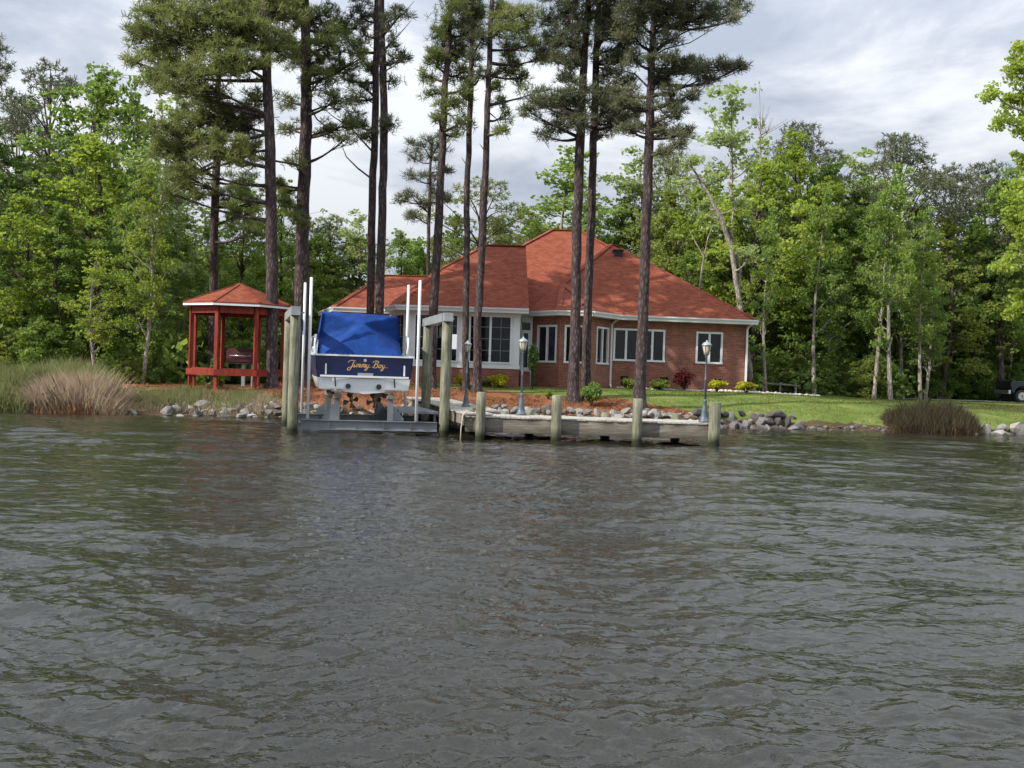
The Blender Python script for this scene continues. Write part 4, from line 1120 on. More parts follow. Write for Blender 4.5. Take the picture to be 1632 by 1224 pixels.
# white edging stones along the flower bed
V, F = [], []
m = MB()
for i in range(150):
    t = i / 149.0; px = 985 + (1305 - 985) * t; d = 46.9 + 2.4 * max(0, t - .4) / .6 + rnd.uniform(-.06, .06); x = gx(px, d, 1.3); z = gh(x, d); s = rnd.uniform(.04, .09) * (1.0 + .5 * max(0, t - .6))
    prof = [(s * .6, -.05), (s, s * .35), (s * .75, s * .9), (s * .25, s * 1.15)]; m.lathe((x, d, z), prof, 6, (rnd.uniform(.9, 1.5), 1))
tag(m.build('garden_edging', M['stone_white']), 'row of small white stones edging the flower bed in front of the brick wall', 'garden edging', kind='stuff')

# ================================================================== SMALL FENCE, TRUCK
fen = empty('rail_fence', (gx(1240, 53, 1.2), 53, gh(13, 53)), 'short low wooden rail fence in front of the wood, right of the house', 'fence')
xs_ = [gx(p, 53, 1.3) for p in (1216, 1243, 1268)]
for x in xs_: MB().box((x - .05, 52.95, .9), (x + .05, 53.05, gh(x, 53) + .62)).build('post', M['fascia_wood'], fen)
for a, b in zip(xs_[:-1], xs_[1:]):
    MB().bar((a, 52.92, gh(a, 53) + .52), (b, 52.92, gh(b, 53) + .50), .04, .09).build('rail', M['fascia_wood'], fen)

TX, TY = gx(1592, 61.0, 1.6), 60.6; TZ = gh(TX + 2, 60.6) + .03
truck = empty('pickup_truck', (TX + 2.8, TY, TZ), 'dark pickup truck parked on the gravel drive at the right edge', 'pickup truck')
def arch(cx, r, z0, n=9, rev=False):
    a = [(cx + r * math.cos(t), z0 + r * math.sin(t)) for t in np.linspace(0, math.pi, n)]
    return a
def prof(pts, y0, y1, mat, name, par=truck, bev=.03):
    m = MB(); m.prism([(TX + a, TY + y0, TZ + b) for a, b in pts], (0, y1 - y0, 0)); o = m.build(name, M[mat], par)
    if bev:
        md = o.modifiers.new('bevel', 'BEVEL'); md.width = bev; md.segments = 2; md.limit_method = 'ANGLE'
    return o
W1, W2, RW_ = .74, 4.45, .46
low = [(.10, .62)] + [(x, z) for x, z in arch(W1, RW_, .52)][::-1] + [(x, z) for x, z in arch(W2, RW_, .52)][::-1] + [(5.45, .55), (5.6, .95), (5.45, 1.14), (4.05, 1.25), (3.95, 1.26), (.10, 1.28), (.06, 1.0)]
prof(low, -.95, .95, 'truck_paint', 'body')
prof([(1.30, .44), (3.90, .44), (3.90, .72), (1.30, .72)], -.965, -.952, 'truck_trim', 'side_cladding', bev=0)
prof([(2.05, 1.27), (4.0, 1.27), (3.35, 1.80), (2.2, 1.82)], -.80, .80, 'truck_paint', 'cab')
prof([(2.25, 1.32), (3.0, 1.32), (3.0, 1.72), (2.3, 1.73)], -.812, -.803, 'glass', 'side_window', bev=0); prof([(3.06, 1.32), (3.78, 1.32), (3.32, 1.70), (3.06, 1.71)], -.812, -.803, 'glass', 'side_window', bev=0)
prof([(-.06, .50), (.10, .50), (.10, .74), (-.06, .72)], -.90, .90, 'chrome', 'rear_bumper')
for g in (-1, 1): MB().box((TX + .035, TY + g * .86 - .085, TZ + .98), (TX + .13, TY + g * .86 + .085, TZ + 1.2)).build('tail_light', M['tail_red'], truck)
for cx in (W1, W2):
    for g in (-1, 1):
        m = MB(); c = (TX + cx, TY + g * .80, TZ + .385); m.tube([(c[0], c[1] - .125, c[2]), (c[0], c[1] - .10, c[2]), (c[0], c[1] + .10, c[2]), (c[0], c[1] + .125, c[2])], [.33, .385, .385, .33], 24)
        wh = m.build('wheel', M['black'], truck); yy = c[1] + g * .13
        m = MB(); m.tube([(c[0], yy, c[2]), (c[0], yy + g * .012, c[2])], .235, 20)
        for k in range(6):
            t = k * math.pi / 3; m.bar((c[0], yy + g * .02, c[2]), (c[0] + .2 * math.cos(t), yy + g * .02, c[2] + .2 * math.sin(t)), .06, .03, up=(0, 1, 0))
        m.build('rim', M['chrome'], wh)
# ================================================================== VEGETATION
RS = np.random.RandomState(3)
def unit(n):
    v = RS.randn(n, 3); return v / np.linalg.norm(v, axis=1)[:, None]
def leaf_quads(C, size, flat=0.0):
    """one folded leaf-like quad at each centre"""
    n = len(C); a = unit(n); a[:, 2] *= (1 - flat); a /= np.linalg.norm(a, axis=1)[:, None]
    b = np.cross(a, unit(n)); b /= np.linalg.norm(b, axis=1)[:, None] + 1e-9
    s = size * (0.6 + 0.8 * RS.rand(n))[:, None]
    w = .36
    V = np.stack([C - a * s * .5, C + b * s * w, C + a * s * .55, C - b * s * w], 1)
    V[:, 0] += 0; k = np.arange(n * 4).reshape(n, 4)
    return V.reshape(-1, 3), k
def needle_tris(C, D, length, n=9, width=.016, spread=1.0):
    """pine tuft: n thin needles bundles fanning from each centre round direction D"""
    m = len(C); c = np.repeat(C, n, 0); d = np.repeat(D, n, 0) * .75 + unit(m * n) * spread
    d /= np.linalg.norm(d, axis=1)[:, None]
    L_ = length * (.7 + .5 * RS.rand(m * n))[:, None]
    s = np.cross(d, unit(m * n)); s /= np.linalg.norm(s, axis=1)[:, None] + 1e-9
    V = np.stack([c - s * width * .6, c + s * width * .6, c + d * L_ + s * width * .5, c + d * L_ - s * width * .5], 1)
    return V.reshape(-1, 3), np.arange(m * n * 4).reshape(-1, 4)
def ell(c, r, n, shell=.35):
    p = unit(n) * (RS.rand(n) ** shell)[:, None]
    return np.asarray(c) + p * np.asarray(r)
def limb(m, a, b, r0, r1, sag=0.0, n=5, seg=6, wob=.06):
    a, b = Vector(a), Vector(b); Ln = (b - a).length; pts = []
    w = Vector((rnd.uniform(-1, 1), rnd.uniform(-1, 1), rnd.uniform(-1, 1))) * Ln * wob
    for i in range(n + 1):
        t = i / n; p = a.lerp(b, t) + w * math.sin(t * math.pi) + Vector((0, 0, sag * math.sin(t * math.pi)))
        pts.append(p)
    m.tube(pts, [r0 + (r1 - r0) * (i / n) ** .8 for i in range(n + 1)], seg, cap=False)
    return pts
def raw(name, mb, mat):
    me = bpy.data.meshes.new(name); me.from_pydata(mb.v, [], mb.f); me.polygons.foreach_set('use_smooth', mb.sm); me.materials.append(mat); return me
def raw_np(name, V, F, mat):
    V = np.asarray(V, np.float32); F = np.asarray(F, np.int32); me = bpy.data.meshes.new(name); k = F.shape[1]
    me.vertices.add(len(V)); me.vertices.foreach_set('co', V.ravel()); me.loops.add(F.size); me.loops.foreach_set('vertex_index', F.ravel())
    me.polygons.add(len(F)); me.polygons.foreach_set('loop_start', np.arange(0, F.size, k, dtype=np.int32)); me.update(calc_edges=True)
    me.materials.append(mat); return me

# ---- prototypes: every one is 10 m tall with its foot at 0, 0, 0
def proto_broad(seed, rx=2.6, base=.2, nl=46, per=170, lsize=.135, lobe=.85, flat=.0, columnar=False, lean=0.0, bark='bark_dark', tr=.14):
    rnd.seed(seed); RS.seed(seed); H = 10.0; m = MB()
    tp = []; k = 9
    wx, wy = rnd.uniform(-.3, .3), rnd.uniform(-.3, .3)
    for i in range(k + 1):
        t = i / k; tp.append(Vector((wx * math.sin(t * 3) + lean * t * t, wy * math.sin(t * 2.4), H * .96 * t)))
    m.tube([(0, 0, -.4)] + tp, [tr * 1.5] + [tr * (1 - .9 * (i / k) ** .9) + .012 for i in range(k + 1)], 8, cap=False)
    Cs = []
    for i in range(nl):
        t = base + (1 - base) * ((i + .5) / nl) ** .9
        prof_ = math.sin(min(1, (t - base) / (1 - base) * .95 + .12) * math.pi) ** .6 * (1.0 if not columnar else .6)
        ang = i * 2.399 + rnd.uniform(-.5, .5); rr = rx * prof_ * rnd.uniform(.35, 1.05)
        c = Vector((rr * math.cos(ang), rr * math.sin(ang), H * t * rnd.uniform(.94, 1.02) - .1))
        j = min(k, max(1, int(t * k * .82))); o = tp[j]
        pts = limb(m, o, c, .05 * (1.2 - t), .01, sag=.1, n=4, seg=5, wob=.09)
        s = lobe * rnd.uniform(.6, 1.25) * (1.1 - .45 * t)
        n = int(per * (s / lobe) ** 2)
        Cs.append(ell(c, (s, s, s * .62), n, .42))
        # a few stray sprays beyond the lobe so that the outline stays broken
        for _ in range(4):
            q = c + Vector((rnd.gauss(0, s), rnd.gauss(0, s), rnd.gauss(0, s * .7)))
            Cs.append(ell(q, (s * .28, s * .28, s * .16), int(per * .07)))
            m.tube([c, q], [.012, .005], 4, cap=False)
    V, F = leaf_quads(np.concatenate(Cs), lsize, flat)
    return raw('trunk', m, M[bark]), raw_np('crown', V, F, M['leaf_mid'])
def proto_sparse(seed, nl=16, rx=1.2, base=.3, per=120, lsize=.13, bare=0):
    rnd.seed(seed); RS.seed(seed); H = 10.0; m = MB(); tp = []; k = 10
    for i in range(k + 1):
        t = i / k; tp.append(Vector((.25 * math.sin(t * 4 + seed), .2 * math.sin(t * 3), H * t)))
    m.tube([(0, 0, -.4)] + tp, [.16] + [.115 * (1 - i / k) ** 1.1 + .004 for i in range(k + 1)], 7, cap=False)
    Cs = []
    for i in range(nl):
        t = base + (1 - base) * (i + .5) / nl; ang = rnd.uniform(0, 6.28); rr = rx * (1.15 - t * .8) * rnd.uniform(.4, 1.1)
        o = tp[min(k, int(t * k * .9))]; c = Vector((o.x + rr * math.cos(ang), o.y + rr * math.sin(ang), o.z + rr * rnd.uniform(.5, 1.1)))
        pts = limb(m, o, c, .03, .008, n=4, seg=4, wob=.1)
        for _ in range(3 + bare):
            q = c + Vector((rnd.gauss(0, .4), rnd.gauss(0, .4), rnd.uniform(.1, .7))); m.tube([pts[3], q], [.012, .004], 3, cap=False)
            if not bare: Cs.append(ell(q, (.30, .30, .22), per // 4, .5))
        if not bare: Cs.append(ell(c, (.45, .45, .3), per, .6))
    if not bare:
        for q in range(5): Cs.append(ell((tp[-1].x + rnd.gauss(0, .12), tp[-1].y + rnd.gauss(0, .12), 9.1 + .2 * q), (.3, .3, .22), per // 2, .6))
    if not Cs: Cs = [ell((0, 0, 9.8), (.3, .3, .3), 12)]
    V, F = leaf_quads(np.concatenate(Cs), lsize)
    return raw('trunk', m, M['bark_pale']), raw_np('crown', V, F, M['leaf_pale'])
def pad_needles(Cs, Ds, c, r, dens=30, tuft=None):
    n = max(6, int(dens * 3.1416 * r[0] * r[2]))
    P_ = ell(c, r, n, .45); D = (P_ - np.asarray(c)) / np.asarray(r); D[:, 2] += .35; D /= np.linalg.norm(D, axis=1)[:, None] + 1e-6
    Cs.append(P_); Ds.append(D)
def proto_pine(seed, nl=24, base=.55, rx=1.9, dens=85, length=.15):
    rnd.seed(seed); RS.seed(seed); H = 10.0; m = MB(); tp = []; k = 10
    for i in range(k + 1):
        t = i / k; tp.append(Vector((.18 * math.sin(t * 3 + seed), .15 * math.sin(t * 2.2), H * .97 * t)))
    m.tube([(0, 0, -.4)] + tp, [.15] + [.115 * (1 - .85 * i / k) for i in range(k + 1)], 8, cap=False)
    Cs, Ds = [], []
    for i in range(nl):
        t = base + (1 - base) * (i + .5) / nl; u = (t - base) / (1 - base); ang = i * 2.4 + rnd.uniform(-.6, .6)
        rr = rx * (math.sin(min(1, .25 + u * .72) * math.pi)) * rnd.uniform(.45, 1.1)
        o = tp[min(k, int(t * k * .95))]; c = Vector((o.x + rr * math.cos(ang), o.y + rr * math.sin(ang), H * t + rr * rnd.uniform(-.05, .3)))
        limb(m, o, c, .04, .01, n=4, seg=4, wob=.1)
        s = rnd.uniform(.5, .85) * (1.1 - .3 * u); pad_needles(Cs, Ds, c, (s, s, s * .45), dens)
    V, F = needle_tris(np.concatenate(Cs), np.concatenate(Ds), length, n=10, width=.018, spread=1.1)
    return raw('trunk', m, M['bark_pine']), raw_np('crown', V, F, M['pine_needles_grey'])
PB = [proto_broad(s, rx=r, base=b, nl=nl, per=pp, lobe=lb) for s, r, b, nl, pp, lb in ((21, 2.5, .27, 58, 230, .70), (22, 2.1, .20, 56, 220, .62), (23, 3.0, .33, 62, 225, .74), (24, 1.7, .23, 50, 220, .56))]
PT = [proto_broad(31, rx=1.5, base=.30, nl=34, per=170, lobe=.62, bark='bark_pale', tr=.11), proto_broad(32, rx=1.9, base=.40, nl=34, per=160, lobe=.7, bark='bark_pale', tr=.11)]
PS = [proto_sparse(41), proto_sparse(42, nl=20, rx=1.5, base=.35)]
PP = [proto_pine(51), proto_pine(52, nl=24, base=.62, rx=1.6), proto_pine(53, nl=26, base=.45, rx=2.2)]
PBARE = proto_sparse(61, nl=16, rx=1.9, base=.35, bare=3)
PSH = [proto_broad(71, rx=5.5, base=.10, nl=30, per=420, lsize=.42, lobe=2.2, tr=.12), proto_broad(72, rx=4.2, base=.05, nl=26, per=400, lsize=.40, lobe=2.0, tr=.1)]
for me in [p[i] for lst in (PB, PT, PS, PP, [PBARE], PSH) for p in lst for i in (0, 1)]:
    me.use_fake_user = False
PROTO = dict(b=PB, t=PT, s=PS, p=PP, x=[PBARE], h=PSH)
def tree(kind, px, d, top, leaf, label, name='tree', cat='tree', wscale=1.0, group=None, bark=None, zb=None, rz=None):
    lst = PROTO[kind[0]]; tr_me, cr_me = lst[int(kind[1:] or 0) % len(lst)]
    ztop = at(px, top, d).z; x = gx(px, d, 2.0); zb = gh(x, d) - .05 if zb is None else zb
    H = max(.5, ztop - zb); s = H / 10.0
    root = empty(name, (x, d, zb), label, cat, group, rz=rnd.uniform(0, 6.28) if rz is None else rz)
    root.scale = (s * wscale, s * wscale, s)
    for nm, me, mt in (('trunk', tr_me, bark), ('crown', cr_me, leaf)):
        o = bpy.data.objects.new(nm, me); COL.objects.link(o); o.parent = root
        if mt: o.material_slots[0].link = 'OBJECT'; o.material_slots[0].material = M[mt]
    return root
rnd.seed(77)
# ---- the wood at the left
TL_ = [
 ('p0', 12, 60, 165, 'pine_needles_grey', 'grey green pine at the far left behind the bright leafy trees', 1.0, 'pine_tree'),
 ('p2', 78, 58, 112, 'pine_needles_grey', 'thin topped pine whose open crown stands against the sky at upper left', 1.0, 'pine_tree'),
 ('b0', 152, 54, 108, 'leaf_mid', 'tallest leafy green tree in the wood at the left', 1.15, 'leafy_tree'),
 ('b2', 30, 47, 315, 'leaf_yellow', 'yellow green leafy tree at the left edge above the marsh grass', 1.2, 'leafy_tree'),
 ('b1', 140, 49, 215, 'leaf_yellow', 'broad sunlit yellow green tree left of the tall open pine crowns', 1.35, 'leafy_tree'),
 ('b3', 95, 46, 330, 'leaf_mid', 'mid green tree above the tan reed clump at the left', 1.3, 'leafy_tree'),
 ('b0', 190, 47, 330, 'leaf_bright', 'bright green tree left of the thin pale trunk near the gazebo', 1.0, 'leafy_tree'),
 ('b1', -25, 50, 200, 'leaf_dark', 'dark leafy tree cut by the left edge of the view', 1.3, 'leafy_tree'),
 ('s1', 250, 49, 150, 'leaf_pale', 'tall sparse tree with pale leaves below the big pine boughs at the left', 1.2, 'leafy_tree'),
 ('s0', 207, 52, 130, 'leaf_mid', 'very thin tree with few leaves rising above the wood at the left', .8, 'leafy_tree'),
 ('t0', 228, 44, 270, 'leaf_yellow', 'slender tree with a thin pale trunk standing left of the gazebo', .9, 'leafy_tree'),
 ('t1', 288, 52, 330, 'leaf_bright', 'bright green slender tree just behind the left side of the gazebo', 1.1, 'leafy_tree'),
 ('b3', 330, 56, 350, 'leaf_bright', 'bright green tree behind the gazebo roof', 1.1, 'leafy_tree'),
 ('b0', 385, 60, 285, 'leaf_mid', 'leafy tree seen between the gazebo roof and the first big pine', 1.0, 'leafy_tree'),
 ('b2', 445, 62, 300, 'leaf_olive', 'olive green tree behind the two thick pine trunks', 1.0, 'leafy_tree'),
 ('b1', 500, 62, 372, 'leaf_bright', 'bright green tree just left of the house roof', 1.2, 'leafy_tree'),
 ('p1', 515, 64, 348, 'pine_needles', 'small pine with brownish green crown left of the house roof', 1.1, 'pine_tree'),
 ('s1', 560, 63, 338, 'leaf_pale', 'pale sparse tree left of the paired thin pine trunks', 1.5, 'leafy_tree'),
 ('b3', 555, 64, 375, 'leaf_mid', 'green tree behind the left wing of the house roof', 1.2, 'leafy_tree'),
 ('b1', 632, 68, 368, 'leaf_bright', 'bright green round tree behind the left wing roof ridge', 1.1, 'leafy_tree'),
 ('b3', 662, 70, 385, 'leaf_mid', 'low green tree behind the small open pine over the roof', 1.1, 'leafy_tree'),
 ('p2', 752, 64, 285, 'pine_needles', 'round dark green pine behind the two slim pine trunks over the roof', 1.5, 'pine_tree'),
 ('b2', 718, 69, 345, 'leaf_mid', 'green tree behind the sunroom roof slope', 1.0, 'leafy_tree'),
 ('b3', 790, 69, 345, 'leaf_dark', 'dark green tree behind the flat ridge of the roof', 1.2, 'leafy_tree'),
 ('s1', 838, 70, 325, 'leaf_olive', 'wispy olive tree rising behind the main roof ridge', 1.8, 'leafy_tree'),
 ('b1', 845, 72, 352, 'leaf_olive', 'olive green round tree just left of the main ridge', 1.0, 'leafy_tree'),
 ('s0', 900, 66, 232, 'leaf_mid', 'tall thin poplar like tree just left of the paired dark pine trunks', 1.7, 'leafy_tree'),
 ('b0', 930, 70, 305, 'leaf_bright', 'green tree behind the paired dark pine trunks', 1.0, 'leafy_tree'),
 ('b1', 985, 68, 315, 'leaf_bright', 'bright green tree between the paired pines and the next pine', 1.0, 'leafy_tree'),
 ('s1', 1008, 68, 240, 'leaf_pale', 'pale thin tree just left of the single dark pine trunk', 1.5, 'leafy_tree'),
 ('p0', 1062, 68, 245, 'pine_needles', 'olive pine top just right of the single dark pine trunk', 1.0, 'pine_tree'),
 ('b2', 1060, 64, 305, 'leaf_olive', 'olive green tree behind the right slope of the house roof', 1.0, 'leafy_tree'),
 ('b0', 1120, 63, 275, 'leaf_yellow', 'light green tree above the right slope of the roof', 1.0, 'leafy_tree'),
 ('s0', 1145, 62, 140, 'leaf_pale', 'tall pale leafed thin tree rising high above the wood right of the pines', 1.3, 'leafy_tree'),
 ('x0', 1190, 61, 130, None, 'bare leafless tree with upright twigs rising above the wood', 1.0, 'bare_tree'),
 ('b1', 1095, 58, 400, 'leaf_mid', 'green tree directly behind the right end of the roof', 1.2, 'leafy_tree'),
 ('b3', 1160, 60, 330, 'leaf_mid', 'green tree around the leaning grey trunk right of the house', 1.2, 'leafy_tree'),
 ('b2', 1205, 59, 262, 'leaf_yellow', 'drooping yellow green tree just right of the house', 1.15, 'leafy_tree'),
 ('p0', 1268, 66, 200, 'pine_needles_grey', 'dark pine top standing above the yellow green trees right of the house', 1.0, 'pine_tree'),
 ('b0', 1255, 60, 212, 'leaf_yellow', 'tall yellow green tree in front of a dark pine top, right of the house', .95, 'leafy_tree'),
 ('b1', 1310, 61, 262, 'leaf_mid', 'mid green tree in the middle of the wood at the right', 1.2, 'leafy_tree'),
 ('s1', 1345, 66, 238, 'leaf_pale', 'thin pale topped tree in the middle of the wood at the right', 1.6, 'leafy_tree'),
 ('t0', 1385, 59, 330, 'leaf_mid', 'slender pale trunked tree behind the lawn, left of the tallest right hand pine', 1.2, 'leafy_tree'),
 ('p1', 1420, 62, 220, 'pine_needles_grey', 'tallest pine in the wood at the right, with a long thin trunk', 1.2, 'pine_tree'),
 ('b0', 1365, 62, 285, 'leaf_bright', 'bright green tree left of the tallest right hand pine', 1.0, 'leafy_tree'),
 ('b2', 1450, 63, 330, 'leaf_mid', 'green tree below and right of the tallest right hand pine', 1.0, 'leafy_tree'),
 ('t1', 1440, 58, 380, 'leaf_mid', 'slender tree with two pale stems behind the dark brush clump', 1.0, 'leafy_tree'),
 ('p2', 1520, 66, 268, 'pine_needles_grey', 'brownish pine crown left of a twin pine crown at the right', 1.0, 'pine_tree'),
 ('p0', 1556, 65, 262, 'pine_needles_grey', 'grey brown pine crown near the right edge of the wood', 1.1, 'pine_tree'),
 ('b1', 1500, 61, 345, 'leaf_olive', 'olive green tree above the dark brush clump at the right', 1.2, 'leafy_tree'),
 ('b3', 1545, 64, 350, 'leaf_mid', 'mid green tree left of the bright tree above the pickup truck', 1.3, 'leafy_tree'),
 ('b0', 1598, 62, 270, 'leaf_mid', 'green tree behind the bright tree above the pickup truck', 1.0, 'leafy_tree'),
 ('b1', 1625, 66, 330, 'leaf_yellow', 'bright yellow green tree above the pickup truck', 1.2, 'leafy_tree'),
 ('b2', 1680, 67, 235, 'leaf_mid', 'tree cut by the right edge of the view behind the pickup truck', 1.2, 'leafy_tree'),
 ('t0', 1475, 57, 430, 'leaf_bright', 'young pale stemmed tree at the wood edge behind the brush clump', 1.2, 'leafy_tree'),
 ('t1', 1325, 57, 420, 'leaf_bright', 'young slender tree at the edge of the wood behind the lawn', 1.3, 'leafy_tree'),
 ('b3', 1285, 58, 400, 'leaf_mid', 'round green tree behind the rail fence', 1.2, 'leafy_tree'),
 ('b1', 1415, 60, 450, 'leaf_dark', 'dark leafy tree filling the gap behind the pale trunks at the right', 1.4, 'leafy_tree'),
 ('t0', 155, 43.5, 400, 'leaf_yellow', 'young tree with a thin trunk in front of the dark gap above the tan reeds', 1.4, 'leafy_tree'),
 ('t1', 250, 47, 420, 'leaf_bright', 'low leafy young tree just left of the gazebo roof', 1.3, 'leafy_tree'),
]
for k, px, d, top, lf, lab, ws, nm in TL_:
    tree(k, px, d, top, lf, lab, name=nm, cat='pine tree' if nm == 'pine_tree' else 'tree', wscale=ws)
GD = 'trees deep in the wood behind the front rows'
LD = 'tree deep in the wood, only parts of its leaves showing between the front trees'
sky_x = [-60, 0, 60, 150, 230, 300, 400, 500, 560, 620, 700, 780, 850, 920, 1000, 1080, 1150, 1250, 1350, 1450, 1550, 1660]
sky_y = [230, 250, 230, 190, 300, 360, 340, 385, 390, 400, 380, 375, 375, 340, 335, 320, 320, 270, 290, 320, 330, 300]
for row, (d, dy, st) in enumerate(((68, 30, 62), (76, 10, 58), (88, 0, 60))):
    px = -70 + row * 21
    while px < 1720:
        top = float(np.interp(px, sky_x, sky_y)) + dy + rnd.uniform(15, 75)
        if row == 0 and 560 < px < 1000: px += st; continue
        tree('b%d' % rnd.randrange(4), px, d + rnd.uniform(-2, 2), top, rnd.choice(['leaf_bright', 'leaf_mid', 'leaf_yellow', 'leaf_olive', 'leaf_mid']), LD, name='leafy_tree', cat='tree', wscale=rnd.uniform(1.1, 1.4), group=GD)
        px += st * rnd.uniform(.85, 1.15)
# ---- thin pale trunks one can pick out along the wood edge
GT = 'thin pale trunks along the edge of the wood at the right'
GTL = ['beside the right end of the house', 'just right of the rail fence', 'behind the far side of the open lawn', 'in front of the dark gap at the lawn edge', 'behind the left half of the dark brush clump', 'just left of the parked pickup truck', 'standing behind the bed of the pickup truck']
for i, (px, d, top, k) in enumerate(((1222, 53.5, 330, 's0'), (1300, 54.5, 300, 's0'), (1396, 54, 290, 's1'), (1421, 53.5, 260, 's0'), (1468, 55.5, 330, 's1'), (1575, 64, 470, 's1'), (1603, 64, 400, 's0'))):
    tree(k, px, d, top, 'leaf_mid', 'thin pale trunked tree ' + GTL[i], name='leafy_tree', wscale=.9, group=GT)
GT2 = 'thin trunks in the wood behind the gazebo'
GTL2 = ['left of the gazebo roof edge', 'behind the left gazebo posts', 'behind the marsh grass at the left edge', 'behind the right half of the tan reeds', 'left of the left wing of the roof', 'next to the left wing of the roof', 'between the two thick pine trunks', 'behind the right half of the gazebo roof']
for i, (px, d, top) in enumerate(((285, 49, 420), (300, 50, 380), (45, 47, 430), (133, 46, 470), (505, 60, 420), (520, 60, 440), (460, 58, 380), (400, 55, 400))):
    tree('s%d' % (i % 2), px, d, top, 'leaf_mid', 'thin trunked tree in the wood ' + GTL2[i], name='leafy_tree', wscale=1.1, group=GT2, bark='bark_dark' if i % 3 else None)
# ---- shrubs at the foot of the wood
GS = 'wild shrubs along the foot of the wood'
for i in range(64):
    if i < 40: px = 1215 + i * 11.5; d = rnd.uniform(55, 58.0)
    elif i < 52: px = -30 + (i - 40) * 24; d = rnd.uniform(44, 49)
    else: px = 270 + (i - 52) * 24; d = rnd.uniform(50, 58)
    d = d + (8.5 if px > 1500 else 6.5 if px > 1400 else 0)
    x = gx(px, d, 1); h = rnd.uniform(1.0, 2.9) if i < 40 else rnd.uniform(1.2, 3.0)
    lf = rnd.choice(['leaf_mid', 'leaf_olive', 'leaf_mid', 'leaf_bright', 'leaf_dark'])
    where = [w_ for lim, w_ in ((60, 'at the far left behind the marsh grass'), (240, 'in the dark gap behind the tan reeds'), (380, 'seen through and beside the gazebo'), (600, 'between the gazebo and the house'), (1270, 'behind the rail fence right of the house'), (1400, 'at the wood edge behind the open lawn'), (1500, 'behind the left half of the dark brush clump'), (1570, 'behind the right half of the dark brush clump'), (9999, 'behind the pickup truck')) if px < lim][0]
    tree('h%d' % (i % 2), px, d, 0, lf, dict(leaf_mid='mid green', leaf_olive='olive', leaf_bright='bright green', leaf_dark='dark green')[lf] + ' wild shrub ' + where, name='shrub', cat='shrub', group=GS).scale = (h / 10 * rnd.uniform(.8, 1.2), h / 10, h / 10)
# ---- the mass of wood far behind
RS.seed(9)
n = 30000
P_ = np.stack([RS.uniform(-110, 110, n), RS.uniform(96, 118, n), 1 + 12 * RS.rand(n) ** .8], 1)
P_[:, 2] *= (0.8 + .25 * np.sin(P_[:, 0] * .5) + .12 * np.sin(P_[:, 0] * 1.7))
V, F = leaf_quads(P_, 1.25)
tag(np_mesh('distant_wood', V, F, M['leaf_mid'], origin=(0, 107, 0)), 'far mass of green wood behind all the trees', 'wood', kind='stuff')
# low undergrowth inside the wood
n = 26000
xx = np.concatenate([RS.uniform(-45, -14, n // 3), RS.uniform(-14, 60, n - n // 3)]); yy = np.where(xx < -14, RS.uniform(44.5, 70, n), RS.uniform(65, 90, n))
zz = np.array([gh(a, b) for a, b in zip(xx, yy)]) + RS.rand(n) ** 2 * 2.4
V, F = leaf_quads(np.stack([xx, yy, zz], 1), .42)
tag(np_mesh('undergrowth', V, F, M['leaf_mid'], origin=(0, 60, 1)), 'leafy undergrowth on the floor of the wood', 'undergrowth', kind='stuff')

